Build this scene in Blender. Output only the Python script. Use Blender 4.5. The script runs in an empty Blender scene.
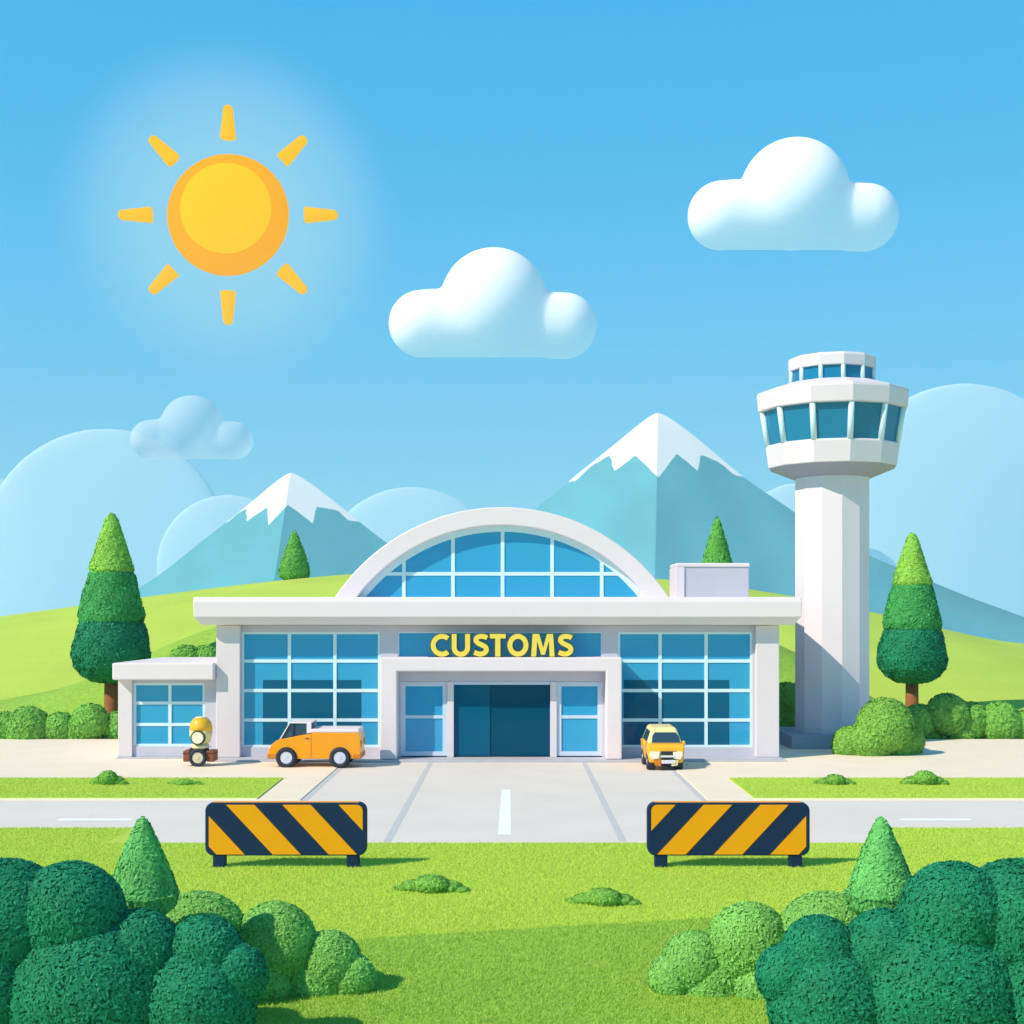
import bpy, bmesh, math, random
import numpy as np
from mathutils import Vector
R = math.radians
random.seed(7)
rng = np.random.default_rng(7)
scn = bpy.context.scene
COL = scn.collection

# ------------------------------------------------------------------ camera model
F = 1320.0          # focal length in pixels of a 1024 picture
CAMY = -60.0        # camera stands 60 m in front of the facade line (y = 0)
CAMZ = 6.59
HOR = 615.0
def X(px, d): return (px - 512.0) / F * d
def Z(py, d): return CAMZ + (HOR - py) / F * d
def D(y): return y - CAMY
def ground_depth(py): return CAMZ * F / (py - HOR)

# ------------------------------------------------------------------ colours and materials
def lin(c):
    out = []
    for v in c:
        v = v / 255.0
        out.append(v / 12.92 if v <= 0.04045 else ((v + 0.055) / 1.055) ** 2.4)
    return out
def ramp2(nt, fac, c0, c1, p0=0.0, p1=1.0):
    r = nt.nodes.new('ShaderNodeValToRGB')
    r.color_ramp.elements[0].position = p0; r.color_ramp.elements[1].position = p1
    r.color_ramp.elements[0].color = (*c0, 1); r.color_ramp.elements[1].color = (*c1, 1)
    nt.links.new(fac, r.inputs['Fac']); return r.outputs['Color']
def mat(name, rgb, rough=0.6, var=0.06, scale=3.0, bump=0.0, bscale=30.0, metal=0.0, spec=0.4, coat=0.0, k=1.0, fine=0.0, fscale=40.0):
    m = bpy.data.materials.new(name); m.use_nodes = True
    nt = m.node_tree; b = nt.nodes['Principled BSDF']
    c = [min(v * k, 0.92) for v in lin(rgb)]
    tc = nt.nodes.new('ShaderNodeTexCoord')
    no = nt.nodes.new('ShaderNodeTexNoise'); no.inputs['Scale'].default_value = scale; no.inputs['Detail'].default_value = 5
    nt.links.new(tc.outputs['Object'], no.inputs['Vector'])
    col = ramp2(nt, no.outputs['Fac'], [v * (1 - var) for v in c], [min(v * (1 + var), .95) for v in c], .3, .7)
    if fine > 0:
        n2 = nt.nodes.new('ShaderNodeTexNoise'); n2.inputs['Scale'].default_value = fscale; n2.inputs['Detail'].default_value = 3
        nt.links.new(tc.outputs['Object'], n2.inputs['Vector'])
        g = ramp2(nt, n2.outputs['Fac'], [1 - fine] * 3, [1 + fine] * 3, .3, .7)
        mx = nt.nodes.new('ShaderNodeMix'); mx.data_type = 'RGBA'; mx.blend_type = 'MULTIPLY'; mx.inputs['Factor'].default_value = 1
        nt.links.new(col, mx.inputs[6]); nt.links.new(g, mx.inputs[7]); col = mx.outputs[2]
    nt.links.new(col, b.inputs['Base Color'])
    b.inputs['Roughness'].default_value = rough; b.inputs['Metallic'].default_value = metal
    b.inputs['Specular IOR Level'].default_value = spec; b.inputs['Coat Weight'].default_value = coat
    if bump > 0:
        n3 = nt.nodes.new('ShaderNodeTexNoise'); n3.inputs['Scale'].default_value = bscale; n3.inputs['Detail'].default_value = 4
        nt.links.new(tc.outputs['Object'], n3.inputs['Vector'])
        bp = nt.nodes.new('ShaderNodeBump'); bp.inputs['Strength'].default_value = bump; bp.inputs['Distance'].default_value = 0.03
        nt.links.new(n3.outputs['Fac'], bp.inputs['Height']); nt.links.new(bp.outputs['Normal'], b.inputs['Normal'])
    return m
def leaf_mat(name, rgb, var=0.2, k=1.0, trans=0.2):
    m = bpy.data.materials.new(name); m.use_nodes = True
    nt = m.node_tree; b = nt.nodes['Principled BSDF']; out = nt.nodes['Material Output']
    c = [v * k for v in lin(rgb)]
    at = nt.nodes.new('ShaderNodeAttribute'); at.attribute_name = 'rnd'
    col = ramp2(nt, at.outputs['Fac'], [v * (1 - var) for v in c], [min(v * (1 + var), .9) for v in c])
    nt.links.new(col, b.inputs['Base Color'])
    b.inputs['Roughness'].default_value = .65; b.inputs['Specular IOR Level'].default_value = .2
    tr = nt.nodes.new('ShaderNodeBsdfTranslucent'); nt.links.new(col, tr.inputs['Color'])
    mx = nt.nodes.new('ShaderNodeMixShader'); mx.inputs[0].default_value = trans
    nt.links.new(b.outputs[0], mx.inputs[1]); nt.links.new(tr.outputs[0], mx.inputs[2]); nt.links.new(mx.outputs[0], out.inputs['Surface'])
    return m
def glass_mat(name, rgb, clear=0.45, tint=(150, 212, 238), gloss=1.0, k=1.0):
    m = bpy.data.materials.new(name); m.use_nodes = True
    nt = m.node_tree; nt.nodes.remove(nt.nodes['Principled BSDF']); out = nt.nodes['Material Output']
    d = nt.nodes.new('ShaderNodeBsdfDiffuse'); d.inputs['Color'].default_value = (*[v * k for v in lin(rgb)], 1)
    t = nt.nodes.new('ShaderNodeBsdfTransparent'); t.inputs['Color'].default_value = (*lin(tint), 1)
    g = nt.nodes.new('ShaderNodeBsdfGlossy'); g.inputs['Roughness'].default_value = .03
    m1 = nt.nodes.new('ShaderNodeMixShader'); m1.inputs[0].default_value = clear
    nt.links.new(d.outputs[0], m1.inputs[1]); nt.links.new(t.outputs[0], m1.inputs[2])
    fr = nt.nodes.new('ShaderNodeFresnel'); fr.inputs['IOR'].default_value = 1.5
    mu = nt.nodes.new('ShaderNodeMath'); mu.operation = 'MULTIPLY'; mu.inputs[1].default_value = gloss
    nt.links.new(fr.outputs[0], mu.inputs[0])
    m2 = nt.nodes.new('ShaderNodeMixShader'); nt.links.new(mu.outputs[0], m2.inputs[0])
    nt.links.new(m1.outputs[0], m2.inputs[1]); nt.links.new(g.outputs[0], m2.inputs[2]); nt.links.new(m2.outputs[0], out.inputs['Surface'])
    return m
def glow_mat(name, rgb, strength):
    m = bpy.data.materials.new(name); m.use_nodes = True
    b = m.node_tree.nodes['Principled BSDF']
    b.inputs['Base Color'].default_value = (*[v * .12 for v in lin(rgb)], 1); b.inputs['Roughness'].default_value = .9; b.inputs['Specular IOR Level'].default_value = 0
    b.inputs['Emission Color'].default_value = (*lin(rgb), 1); b.inputs['Emission Strength'].default_value = strength
    return m

M = {}
M['white'] = mat('painted_render', (240, 229, 233), .6, .02, .8, .06, 25, k=.86)
M['white_trim'] = mat('white_trim', (242, 230, 234), .5, .015, .8, .04, 25, k=.92)
M['grey_wall'] = mat('grey_render', (198, 196, 210), .65, .03, 1.2, .08, 25)
M['box_grey'] = mat('plant_grey', (192, 192, 204), .65, .03, 1.2, .08, 25)
M['frame'] = mat('pale_blue_frame', (212, 238, 250), .35, .01, 2)
M['door_frame'] = mat('grey_blue_frame', (200, 214, 232), .4, .02, 2)
M['plinth'] = mat('dark_plinth', (158, 166, 186), .7, .05, 2, .1, 20)
M['kerb'] = mat('kerb_concrete', (184, 184, 192), .8, .05, 2, .15, 30)
M['floor_in'] = mat('interior_floor', (150, 170, 185), .4, .04, 2)
M['wall_in'] = mat('interior_blinds', (96, 184, 222), .7, .04, 1)
M['screen'] = mat('dark_screen', (16, 70, 98), .6, .05, 2)
M['glass'] = glass_mat('blue_glass', (46, 142, 182), .3, (190, 232, 246), k=1.8)
M['glass_sheet'] = glass_mat('dark_sheet_glass', (12, 92, 126), .12, (120, 190, 220), .45, k=1.15)
M['glass_dark'] = glass_mat('tower_glass', (26, 118, 156), .1, k=1.2)
M['glass_door'] = glass_mat('door_glass', (0, 76, 104), .06, (40, 110, 135), .25)
M['glass_leaf'] = glass_mat('door_leaf_glass', (6, 94, 126), .06, (40, 110, 135), .25)
M['glass_car'] = glass_mat('car_glass', (60, 92, 116), .35, (150, 190, 210))
M['tower'] = mat('tower_concrete', (238, 229, 236), .6, .02, .5, .06, 20, k=.88)
M['tower_under_shade'] = mat('tower_corbel_shade', (164, 164, 182), .65, .02, .6)  # greyer than the tower concrete: underside shade put into the colour
M['grass'] = mat('grass', (190, 214, 88), .9, .07, .12, .5, 9, spec=.1, k=.92, fine=.07, fscale=7)
M['grass_deep'] = mat('grass_deep', (164, 198, 82), .9, .07, .2, .5, 9, spec=.1, k=.92, fine=.07, fscale=7)
M['hill_mid'] = mat('hill_grass', (150, 190, 76), .9, .07, .2, .5, 5, spec=.1, k=.92, fine=.14, fscale=4)
M['path'] = mat('sandy_paving', (250, 234, 210), .85, .025, .6, .1, 40, spec=.2, k=.92, fine=.03, fscale=30)
M['road'] = mat('pale_concrete', (234, 225, 215), .85, .03, .4, .12, 40, spec=.2, k=.9, fine=.04, fscale=30)
M['joint'] = mat('joint_concrete', (196, 196, 196), .9, .04, 2, spec=.2)
M['paint'] = mat('road_paint', (250, 250, 250), .7, .03, 4, spec=.2)
M['edge'] = mat('pale_edging', (232, 240, 178), .8, .03, 2)
M['orange'] = mat('orange_enamel', (255, 164, 4), .6, .015, 3, spec=.2)
M['navy'] = mat('navy_enamel', (20, 46, 82), .6, .04, 3, spec=.2)
M['dark'] = mat('black_rubber', (42, 46, 58), .7, .06, 6)
M['stripe_edge'] = mat('stripe_edge', (58, 54, 40), .6, .03, 4)
M['van'] = mat('orange_car_paint', (250, 158, 10), .35, .01, 3, coat=.3)
M['van_deep'] = mat('burnt_orange_bumper', (206, 122, 30), .5, .02, 3)
M['yellow'] = mat('yellow_car_paint', (247, 184, 34), .35, .01, 3, coat=.3)
M['cream'] = mat('cream_paint', (240, 222, 160), .4, .02, 3)
M['rim'] = mat('alloy_rim', (206, 210, 226), .4, .02, 5)
M['lamp'] = mat('lamp_lens', (244, 234, 208), .2, .02, 5)
M['chrome'] = mat('bright_trim', (220, 222, 226), .3, .02, 5)
M['brown'] = mat('brown_box', (142, 78, 44), .6, .08, 6)
M['hub'] = mat('cream_hub', (214, 200, 168), .5, .04, 6)
M['olive'] = mat('olive_backing', (72, 84, 60), .6, .03, 4)
M['sign'] = mat('yellow_letter', (240, 214, 84), .45, .02, 4)
M['bark'] = mat('bark', (150, 92, 54), .85, .15, 3, .5, 12, k=.9)
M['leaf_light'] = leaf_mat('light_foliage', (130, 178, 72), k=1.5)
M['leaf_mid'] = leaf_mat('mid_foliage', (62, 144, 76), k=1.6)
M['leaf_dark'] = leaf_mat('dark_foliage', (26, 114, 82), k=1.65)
M['leaf_soft'] = leaf_mat('soft_foliage', (104, 152, 74), k=2.0)
M['leaf_bush'] = leaf_mat('bush_foliage', (118, 168, 70), k=1.4)
M['leaf_hedge'] = leaf_mat('hedge_foliage', (106, 160, 68), k=1.5)
M['leaf_cone'] = leaf_mat('cone_foliage', (86, 150, 82), k=2.0)
M['leaf_hill'] = leaf_mat('hilltop_foliage', (94, 162, 72), k=1.4)
M['blade'] = leaf_mat('grass_blade', (198, 222, 92), .1, k=1.06, trans=.35)
M['blade_deep'] = leaf_mat('deep_grass_blade', (168, 204, 84), .1, k=1.06, trans=.35)
M['cloud'] = mat('cloud', (248, 250, 254), 1.0, .01, .01, spec=0, k=1.0)
_b = M['cloud'].node_tree.nodes['Principled BSDF']
_b.inputs['Subsurface Weight'].default_value = 1.0; _b.inputs['Subsurface Radius'].default_value = (1, 1, 1); _b.inputs['Subsurface Scale'].default_value = 80.0

# ------------------------------------------------------------------ object helpers
ORI = {}
def tag(o, label=None, cat=None, group=None, kind=None):
    if label: o['label'] = label
    if cat: o['category'] = cat
    if group: o['group'] = group
    if kind: o['kind'] = kind
    return o
def thing(name, label, cat, loc, group=None):
    o = bpy.data.objects.new(name, None); COL.objects.link(o); o.location = loc
    o.empty_display_size = .3
    ORI[o] = Vector(loc); return tag(o, label, cat, group)
def link_mesh(name, me, mats, parent=None, origin=None):
    for m in (mats if isinstance(mats, (list, tuple)) else [mats]): me.materials.append(m)
    o = bpy.data.objects.new(name, me); COL.objects.link(o)
    if parent is not None:
        base = ORI[parent]; o.parent = parent
    else:
        base = Vector(origin) if origin else Vector((0, 0, 0)); o.location = base
    ORI[o] = base
    if base.length > 0:
        n = len(me.vertices); a = np.empty(n * 3, dtype=np.float32); me.vertices.foreach_get('co', a)
        a = a.reshape(-1, 3) - np.array(base[:], dtype=np.float32)
        me.vertices.foreach_set('co', a.ravel()); me.update()
    return o
class MB:
    def __init__(s): s.v = []; s.f = []; s.mi = []; s.sm = []
    def add(s, vs, fs, mi=0, smooth=False):
        n = len(s.v); s.v += [tuple(v) for v in vs]
        for f in fs: s.f.append([n + i for i in f]); s.mi.append(mi); s.sm.append(smooth)
        return s
    def box(s, x0, x1, y0, y1, z0, z1, mi=0):
        vs = [(x, y, z) for z in (z0, z1) for y in (y0, y1) for x in (x0, x1)]
        return s.add(vs, [(0, 2, 3, 1), (4, 5, 7, 6), (0, 1, 5, 4), (2, 6, 7, 3), (0, 4, 6, 2), (1, 3, 7, 5)], mi)
    def prism(s, poly, y0, y1, mi=0, axis='y', mi_side=None, smooth=False):
        # poly in (x,z) for axis y, in (y,z) for axis x, in (x,y) for axis z
        n = len(poly)
        def pt(a, b, t): return (a, t, b) if axis == 'y' else ((t, a, b) if axis == 'x' else (a, b, t))
        vs = [pt(a, b, y0) for a, b in poly] + [pt(a, b, y1) for a, b in poly]
        s.add(vs, [list(range(n)), list(range(2 * n - 1, n - 1, -1))], mi)
        s.add(vs, [(i, i + n, (i + 1) % n + n, (i + 1) % n) for i in range(n)], mi if mi_side is None else mi_side, smooth)
        return s
    def tube(s, p0, p1, r0, r1=None, n=20, mi=0, smooth=True):
        r1 = r0 if r1 is None else r1
        p0 = Vector(p0); p1 = Vector(p1); d = (p1 - p0).normalized()
        u = d.orthogonal().normalized(); w = d.cross(u)
        vs = []
        for p, r in ((p0, r0), (p1, r1)):
            for i in range(n):
                a = 2 * math.pi * i / n; vs.append(p + (u * math.cos(a) + w * math.sin(a)) * r)
        s.add(vs, [(i, (i + 1) % n, (i + 1) % n + n, i + n) for i in range(n)], mi, smooth)
        s.add(vs, [list(range(n - 1, -1, -1)), list(range(n, 2 * n))], mi); return s
    def lathe(s, prof, c, n=24, mi=0, smooth=True, phase=0.0):
        vs = []; k = len(prof)
        for r, z in prof:
            for i in range(n):
                a = 2 * math.pi * i / n + phase
                vs.append((c[0] + r * math.cos(a), c[1] + r * math.sin(a), c[2] + z))
        fs = [(j * n + i, j * n + (i + 1) % n, (j + 1) * n + (i + 1) % n, (j + 1) * n + i) for j in range(k - 1) for i in range(n)]
        s.add(vs, fs, mi, smooth); return s
    def ball(s, c, rx, ry, rz, mi=0, nu=24, nv=14):
        prof = [(math.sin(math.pi * j / nv), -math.cos(math.pi * j / nv)) for j in range(nv + 1)]
        vs = []
        for r, z in prof:
            for i in range(nu):
                a = 2 * math.pi * i / nu; vs.append((c[0] + rx * r * math.cos(a), c[1] + ry * r * math.sin(a), c[2] + rz * z))
        fs = [(j * nu + i, j * nu + (i + 1) % nu, (j + 1) * nu + (i + 1) % nu, (j + 1) * nu + i) for j in range(nv) for i in range(nu)]
        s.add(vs, fs, mi, True); return s
    def build(s, name, mats, parent=None, bevel=0.0, origin=None, seg=2, recalc=True):
        me = bpy.data.meshes.new(name); me.from_pydata(s.v, [], s.f)
        me.polygons.foreach_set('material_index', s.mi); me.polygons.foreach_set('use_smooth', s.sm)
        bm = bmesh.new(); bm.from_mesh(me)
        bmesh.ops.remove_doubles(bm, verts=bm.verts, dist=1e-5)
        if recalc: bmesh.ops.recalc_face_normals(bm, faces=bm.faces)
        bm.to_mesh(me); bm.free(); me.update()
        o = link_mesh(name, me, mats, parent, origin)
        if bevel > 0:
            b = o.modifiers.new('edge', 'BEVEL'); b.width = bevel; b.segments = seg; b.limit_method = 'ANGLE'; b.angle_limit = R(40)
        return o
def copy_tree(o, parent=None):
    c = o.copy(); COL.objects.link(c)
    if parent is not None: c.parent = parent
    for ch in list(o.children): copy_tree(ch, c)
    return c

# ------------------------------------------------------------------ foliage
def leaf_quads(P, N, size, jit=0.27):
    n = len(P)
    N = N + rng.normal(0, jit, (n, 3)); N /= np.linalg.norm(N, axis=1)[:, None]
    A = rng.normal(0, 1, (n, 3)); T = np.cross(N, A); T /= np.linalg.norm(T, axis=1)[:, None] + 1e-9
    B = np.cross(N, T)
    s = size * rng.uniform(.6, 1.3, (n, 1))
    return np.stack([P - T * s, P - B * s * .45, P + T * s, P + B * s * .45], 1).reshape(-1, 3)
def foliage(name, core, P, N, size, m, parent=None, origin=None, jit=.27, depth=.3):
    """core: MB with the inner body; P,N: points and normals where leaves sit."""
    P = P + N * (rng.uniform(-depth, depth * .6, (len(P), 1)) * size)
    L = leaf_quads(P, N, size, jit)
    nc = len(core.v); V = np.concatenate([np.array(core.v, dtype=np.float64).reshape(-1, 3), L])
    faces = core.f + [[nc + 4 * i, nc + 4 * i + 1, nc + 4 * i + 2, nc + 4 * i + 3] for i in range(len(P))]
    me = bpy.data.meshes.new(name); me.from_pydata(V.tolist(), [], faces)
    at = me.attributes.new('rnd', 'FLOAT', 'FACE')
    # leaves of one clump share a tone
    cl = .5 + .5 * np.sin(P[:, 0] * 1.1 / size * .12 + 3 * np.sin(P[:, 2] / size * .13) + P[:, 1] / size * .1)
    r = np.concatenate([np.full(len(core.f), .35), np.clip(.35 * cl + .65 * rng.uniform(0, 1, len(P)), 0, 1)])
    at.data.foreach_set('value', r.astype(np.float32))
    sm = np.zeros(len(faces), dtype=bool); sm[:len(core.f)] = True; me.polygons.foreach_set('use_smooth', sm)
    me.update()
    return link_mesh(name, me, m, parent, origin)
def lathe_points(prof, c, dens, wob=0.0):
    P = []; Nn = []
    for (r0, z0), (r1, z1) in zip(prof, prof[1:]):
        L = math.hypot(r1 - r0, z1 - z0); area = math.pi * (r0 + r1) * L
        k = max(3, int(area * dens)); t = rng.uniform(0, 1, k); a = rng.uniform(0, 2 * math.pi, k)
        r = r0 + (r1 - r0) * t; z = z0 + (z1 - z0) * t
        r = r * (1 + wob * np.sin(5 * a + z * 2.1) * .5 + wob * np.sin(9 * a - z * 3.7) * .5)
        P.append(np.stack([c[0] + r * np.cos(a), c[1] + r * np.sin(a), c[2] + z], 1))
        nr, nz = -(z1 - z0) / (L + 1e-9), (r1 - r0) / (L + 1e-9)     # profile runs from apex down
        Nn.append(np.stack([nr * np.cos(a), nr * np.sin(a), np.full(k, nz)], 1))
    return np.concatenate(P), np.concatenate(Nn)
def crown_tier(name, prof, c, size, m, parent, cover=2.6):
    """prof: (radius, height) from apex to bottom"""
    core = MB().lathe([(r * .97, z) for r, z in prof], c, 28)
    P, N = lathe_points(prof, c, cover / (size * size * .9), .03)
    return foliage(name, core, P, N, size, m, parent)
def lobes_foliage(name, lobes, size, m, parent=None, origin=None, floor=0.0, cover=2.4):
    core = MB(); P = []; N = []
    L = [(np.array(l[:3]), np.array(l[3:6]) if len(l) == 6 else np.array([l[3]] * 3)) for l in lobes]
    for i, (c, r) in enumerate(L):
        core.ball(c, *(r * .965), nu=22, nv=14)
        rm = r.mean(); k = int(4 * math.pi * rm * rm * cover / (size * size * .9))
        n = rng.normal(0, 1, (k, 3)); n /= np.linalg.norm(n, axis=1)[:, None]
        p = c + n * r
        ok = p[:, 2] > floor
        for j, (c2, r2) in enumerate(L):
            if j != i: ok &= (((p - c2) / r2) ** 2).sum(1) > .93
        nn = n / r; nn /= np.linalg.norm(nn, axis=1)[:, None]
        P.append(p[ok]); N.append(nn[ok])
    core.v = [(v[0], v[1], max(v[2], floor)) for v in core.v]
    return foliage(name, core, np.concatenate(P), np.concatenate(N), size, m, parent, origin)

# ------------------------------------------------------------------ world, sun, camera
EL, AZ = 40.0, 57.0
SUN = Vector((-math.sin(R(AZ)) * math.cos(R(EL)), -math.cos(R(AZ)) * math.cos(R(EL)), math.sin(R(EL))))
w = bpy.data.worlds.new('World'); scn.world = w; w.use_nodes = True
nt = w.node_tree; bg = nt.nodes['Background']
sky = nt.nodes.new('ShaderNodeTexSky'); sky.sky_type = 'NISHITA'; sky.sun_disc = False
sky.sun_elevation = R(EL); sky.sun_rotation = math.atan2(SUN.x, SUN.y) % (2 * math.pi)
sky.air_density = 1.0; sky.dust_density = 0.3; sky.ozone_density = 3.0
tc = nt.nodes.new('ShaderNodeTexCoord'); sx = nt.nodes.new('ShaderNodeSeparateXYZ')
nt.links.new(tc.outputs['Generated'], sx.inputs[0])
cr = nt.nodes.new('ShaderNodeValToRGB'); nt.links.new(sx.outputs['Z'], cr.inputs['Fac'])
els = cr.color_ramp.elements
stops = [(0.0, (156, 226, 250)), (.09, (134, 215, 247)), (.20, (106, 203, 245)), (.32, (80, 191, 243)), (.46, (60, 180, 240)), (1.0, (48, 98, 150))]
els[0].position, els[1].position = stops[0][0], stops[-1][0]
els[0].color = (*lin(stops[0][1]), 1); els[1].color = (*lin(stops[-1][1]), 1)
for p, c in stops[1:-1]:
    e = els.new(p); e.color = (*lin(c), 1)
sc_ = nt.nodes.new('ShaderNodeMix'); sc_.data_type = 'RGBA'; sc_.blend_type = 'MULTIPLY'; sc_.inputs['Factor'].default_value = 1
sc_.inputs[7].default_value = (8.6, 8.6, 8.6, 1); nt.links.new(cr.outputs['Color'], sc_.inputs[6])
mx = nt.nodes.new('ShaderNodeMix'); mx.data_type = 'RGBA'; mx.inputs['Factor'].default_value = .9
nt.links.new(sky.outputs['Color'], mx.inputs[6]); nt.links.new(sc_.outputs[2], mx.inputs[7])
# aureole of the sky round the sun that hangs in the upper left
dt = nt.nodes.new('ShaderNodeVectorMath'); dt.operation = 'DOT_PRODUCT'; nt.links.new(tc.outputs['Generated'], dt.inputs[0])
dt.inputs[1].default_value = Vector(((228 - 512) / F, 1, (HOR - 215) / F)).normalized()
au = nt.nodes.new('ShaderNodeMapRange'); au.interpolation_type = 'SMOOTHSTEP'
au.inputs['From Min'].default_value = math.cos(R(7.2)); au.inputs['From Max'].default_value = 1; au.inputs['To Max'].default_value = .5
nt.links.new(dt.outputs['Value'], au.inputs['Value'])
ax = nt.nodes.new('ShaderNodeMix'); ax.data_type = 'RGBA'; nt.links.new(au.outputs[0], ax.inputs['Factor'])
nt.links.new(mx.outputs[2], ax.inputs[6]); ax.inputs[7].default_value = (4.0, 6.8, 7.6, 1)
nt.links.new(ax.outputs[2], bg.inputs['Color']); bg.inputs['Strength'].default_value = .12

sl = bpy.data.lights.new('sun_light', 'SUN'); sl.energy = 4.8; sl.angle = R(.5); sl.color = (1, .87, .70)
so = bpy.data.objects.new('sun_light', sl); COL.objects.link(so); so.rotation_euler = SUN.to_track_quat('Z', 'Y').to_euler(); so.location = (-40, -60, 60)

cam = bpy.data.cameras.new('camera'); co = bpy.data.objects.new('camera', cam); COL.objects.link(co)
co.location = (0, CAMY, CAMZ); co.rotation_euler = (R(90), 0, 0)
cam.sensor_width = 36; cam.lens = 36 * F / 1024; cam.shift_y = (HOR - 512) / 1024.0
cam.clip_end = 20000; scn.camera = co
scn.view_settings.view_transform = 'Standard'; scn.view_settings.look = 'None'; scn.view_settings.exposure = 0.0; scn.view_settings.gamma = 1

# ------------------------------------------------------------------ terrain
def sstep(t):
    t = np.clip(t, 0, 1); return t * t * (3 - 2 * t)
HX = np.array([-700, -200, 0, 55, 150, 250, 340, 430, 560, 700, 800, 870, 969, 1100, 1500, 2000.])
HP = np.array([640, 628, 618, 610, 597, 584, 575, 570, 573, 582, 598, 613, 638, 652, 668, 672.])
def smooth_interp(x, xs, ys):
    return sum(np.interp(x + d, xs, ys) for d in (-30, -15, 0, 15, 30)) / 5
def terrain(x, y):
    x = np.asarray(x, float); y = np.asarray(y, float)
    px = 512 + x * F / 130.0
    crest = CAMZ + (HOR - smooth_interp(px, HX, HP)) / F * 130
    up = sstep((y - 13) / 57.0)
    down = sstep((y - 70) / 260.0)
    return np.where(y <= 70, crest * up, crest * (1 - down) - 70 * down)
def tz(x, y): return float(terrain(x, y))
xs = np.concatenate([-np.geomspace(1450, 130, 24), np.linspace(-120, 120, 121), np.geomspace(130, 1450, 24)])
ys = np.concatenate([-np.geomspace(105, 80, 4), np.linspace(-70, 12, 12), np.linspace(13, 120, 80), np.geomspace(125, 1150, 40)])
gx, gy = np.meshgrid(xs, ys); gz = terrain(gx, gy)
V = np.stack([gx, gy, gz], -1).reshape(-1, 3); nx = len(xs)
Fc = [(j * nx + i, j * nx + i + 1, (j + 1) * nx + i + 1, (j + 1) * nx + i) for j in range(len(ys) - 1) for i in range(nx - 1)]
me = bpy.data.meshes.new('ground'); me.from_pydata(V.tolist(), [], Fc); me.polygons.foreach_set('use_smooth', [True] * len(Fc)); me.update()
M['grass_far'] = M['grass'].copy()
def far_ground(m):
    # mostly hidden valley floor, turned blue-green to cut green bounce onto the clouds
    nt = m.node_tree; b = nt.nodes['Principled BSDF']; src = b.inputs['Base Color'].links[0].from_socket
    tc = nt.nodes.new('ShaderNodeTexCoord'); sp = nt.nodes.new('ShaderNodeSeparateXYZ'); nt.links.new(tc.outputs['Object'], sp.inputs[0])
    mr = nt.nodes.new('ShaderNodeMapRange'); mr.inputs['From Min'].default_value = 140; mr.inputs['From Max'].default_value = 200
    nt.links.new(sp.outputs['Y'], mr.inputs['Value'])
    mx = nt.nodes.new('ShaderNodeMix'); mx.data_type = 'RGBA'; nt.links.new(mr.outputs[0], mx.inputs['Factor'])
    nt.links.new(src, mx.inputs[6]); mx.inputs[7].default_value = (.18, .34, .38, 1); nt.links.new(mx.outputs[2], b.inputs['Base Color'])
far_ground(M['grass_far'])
tag(link_mesh('ground', me, M['grass_far']), kind='structure')

# nearer green rise behind the building
MX = np.array([-700, -250, -60, 55, 110, 160, 215, 300, 420, 560, 700, 778, 800, 860, 930, 1100.])
MP = np.array([712, 708, 700, 690, 669, 646, 623, 606, 600, 602, 616, 640, 652, 690, 728, 735.])
mxs = np.linspace(-70, 45, 140); mys = np.linspace(20, 38, 24)
gx, gy = np.meshgrid(mxs, mys)
top = CAMZ + (HOR - smooth_interp(512 + gx * F / 88.0, MX, MP)) / F * 88
prof = 1 - ((gy - 28) / np.where(gy < 28, 8.0, 10.0)) ** 2
gz = top * np.clip(prof, -.2, 1) - .15
V = np.stack([gx, gy, gz], -1).reshape(-1, 3); nx = len(mxs)
Fc = [(j * nx + i, j * nx + i + 1, (j + 1) * nx + i + 1, (j + 1) * nx + i) for j in range(len(mys) - 1) for i in range(nx - 1)]
me = bpy.data.meshes.new('hill'); me.from_pydata(V.tolist(), [], Fc); me.polygons.foreach_set('use_smooth', [True] * len(Fc)); me.update()
tag(link_mesh('hill', me, M['hill_mid']), kind='structure')

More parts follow.
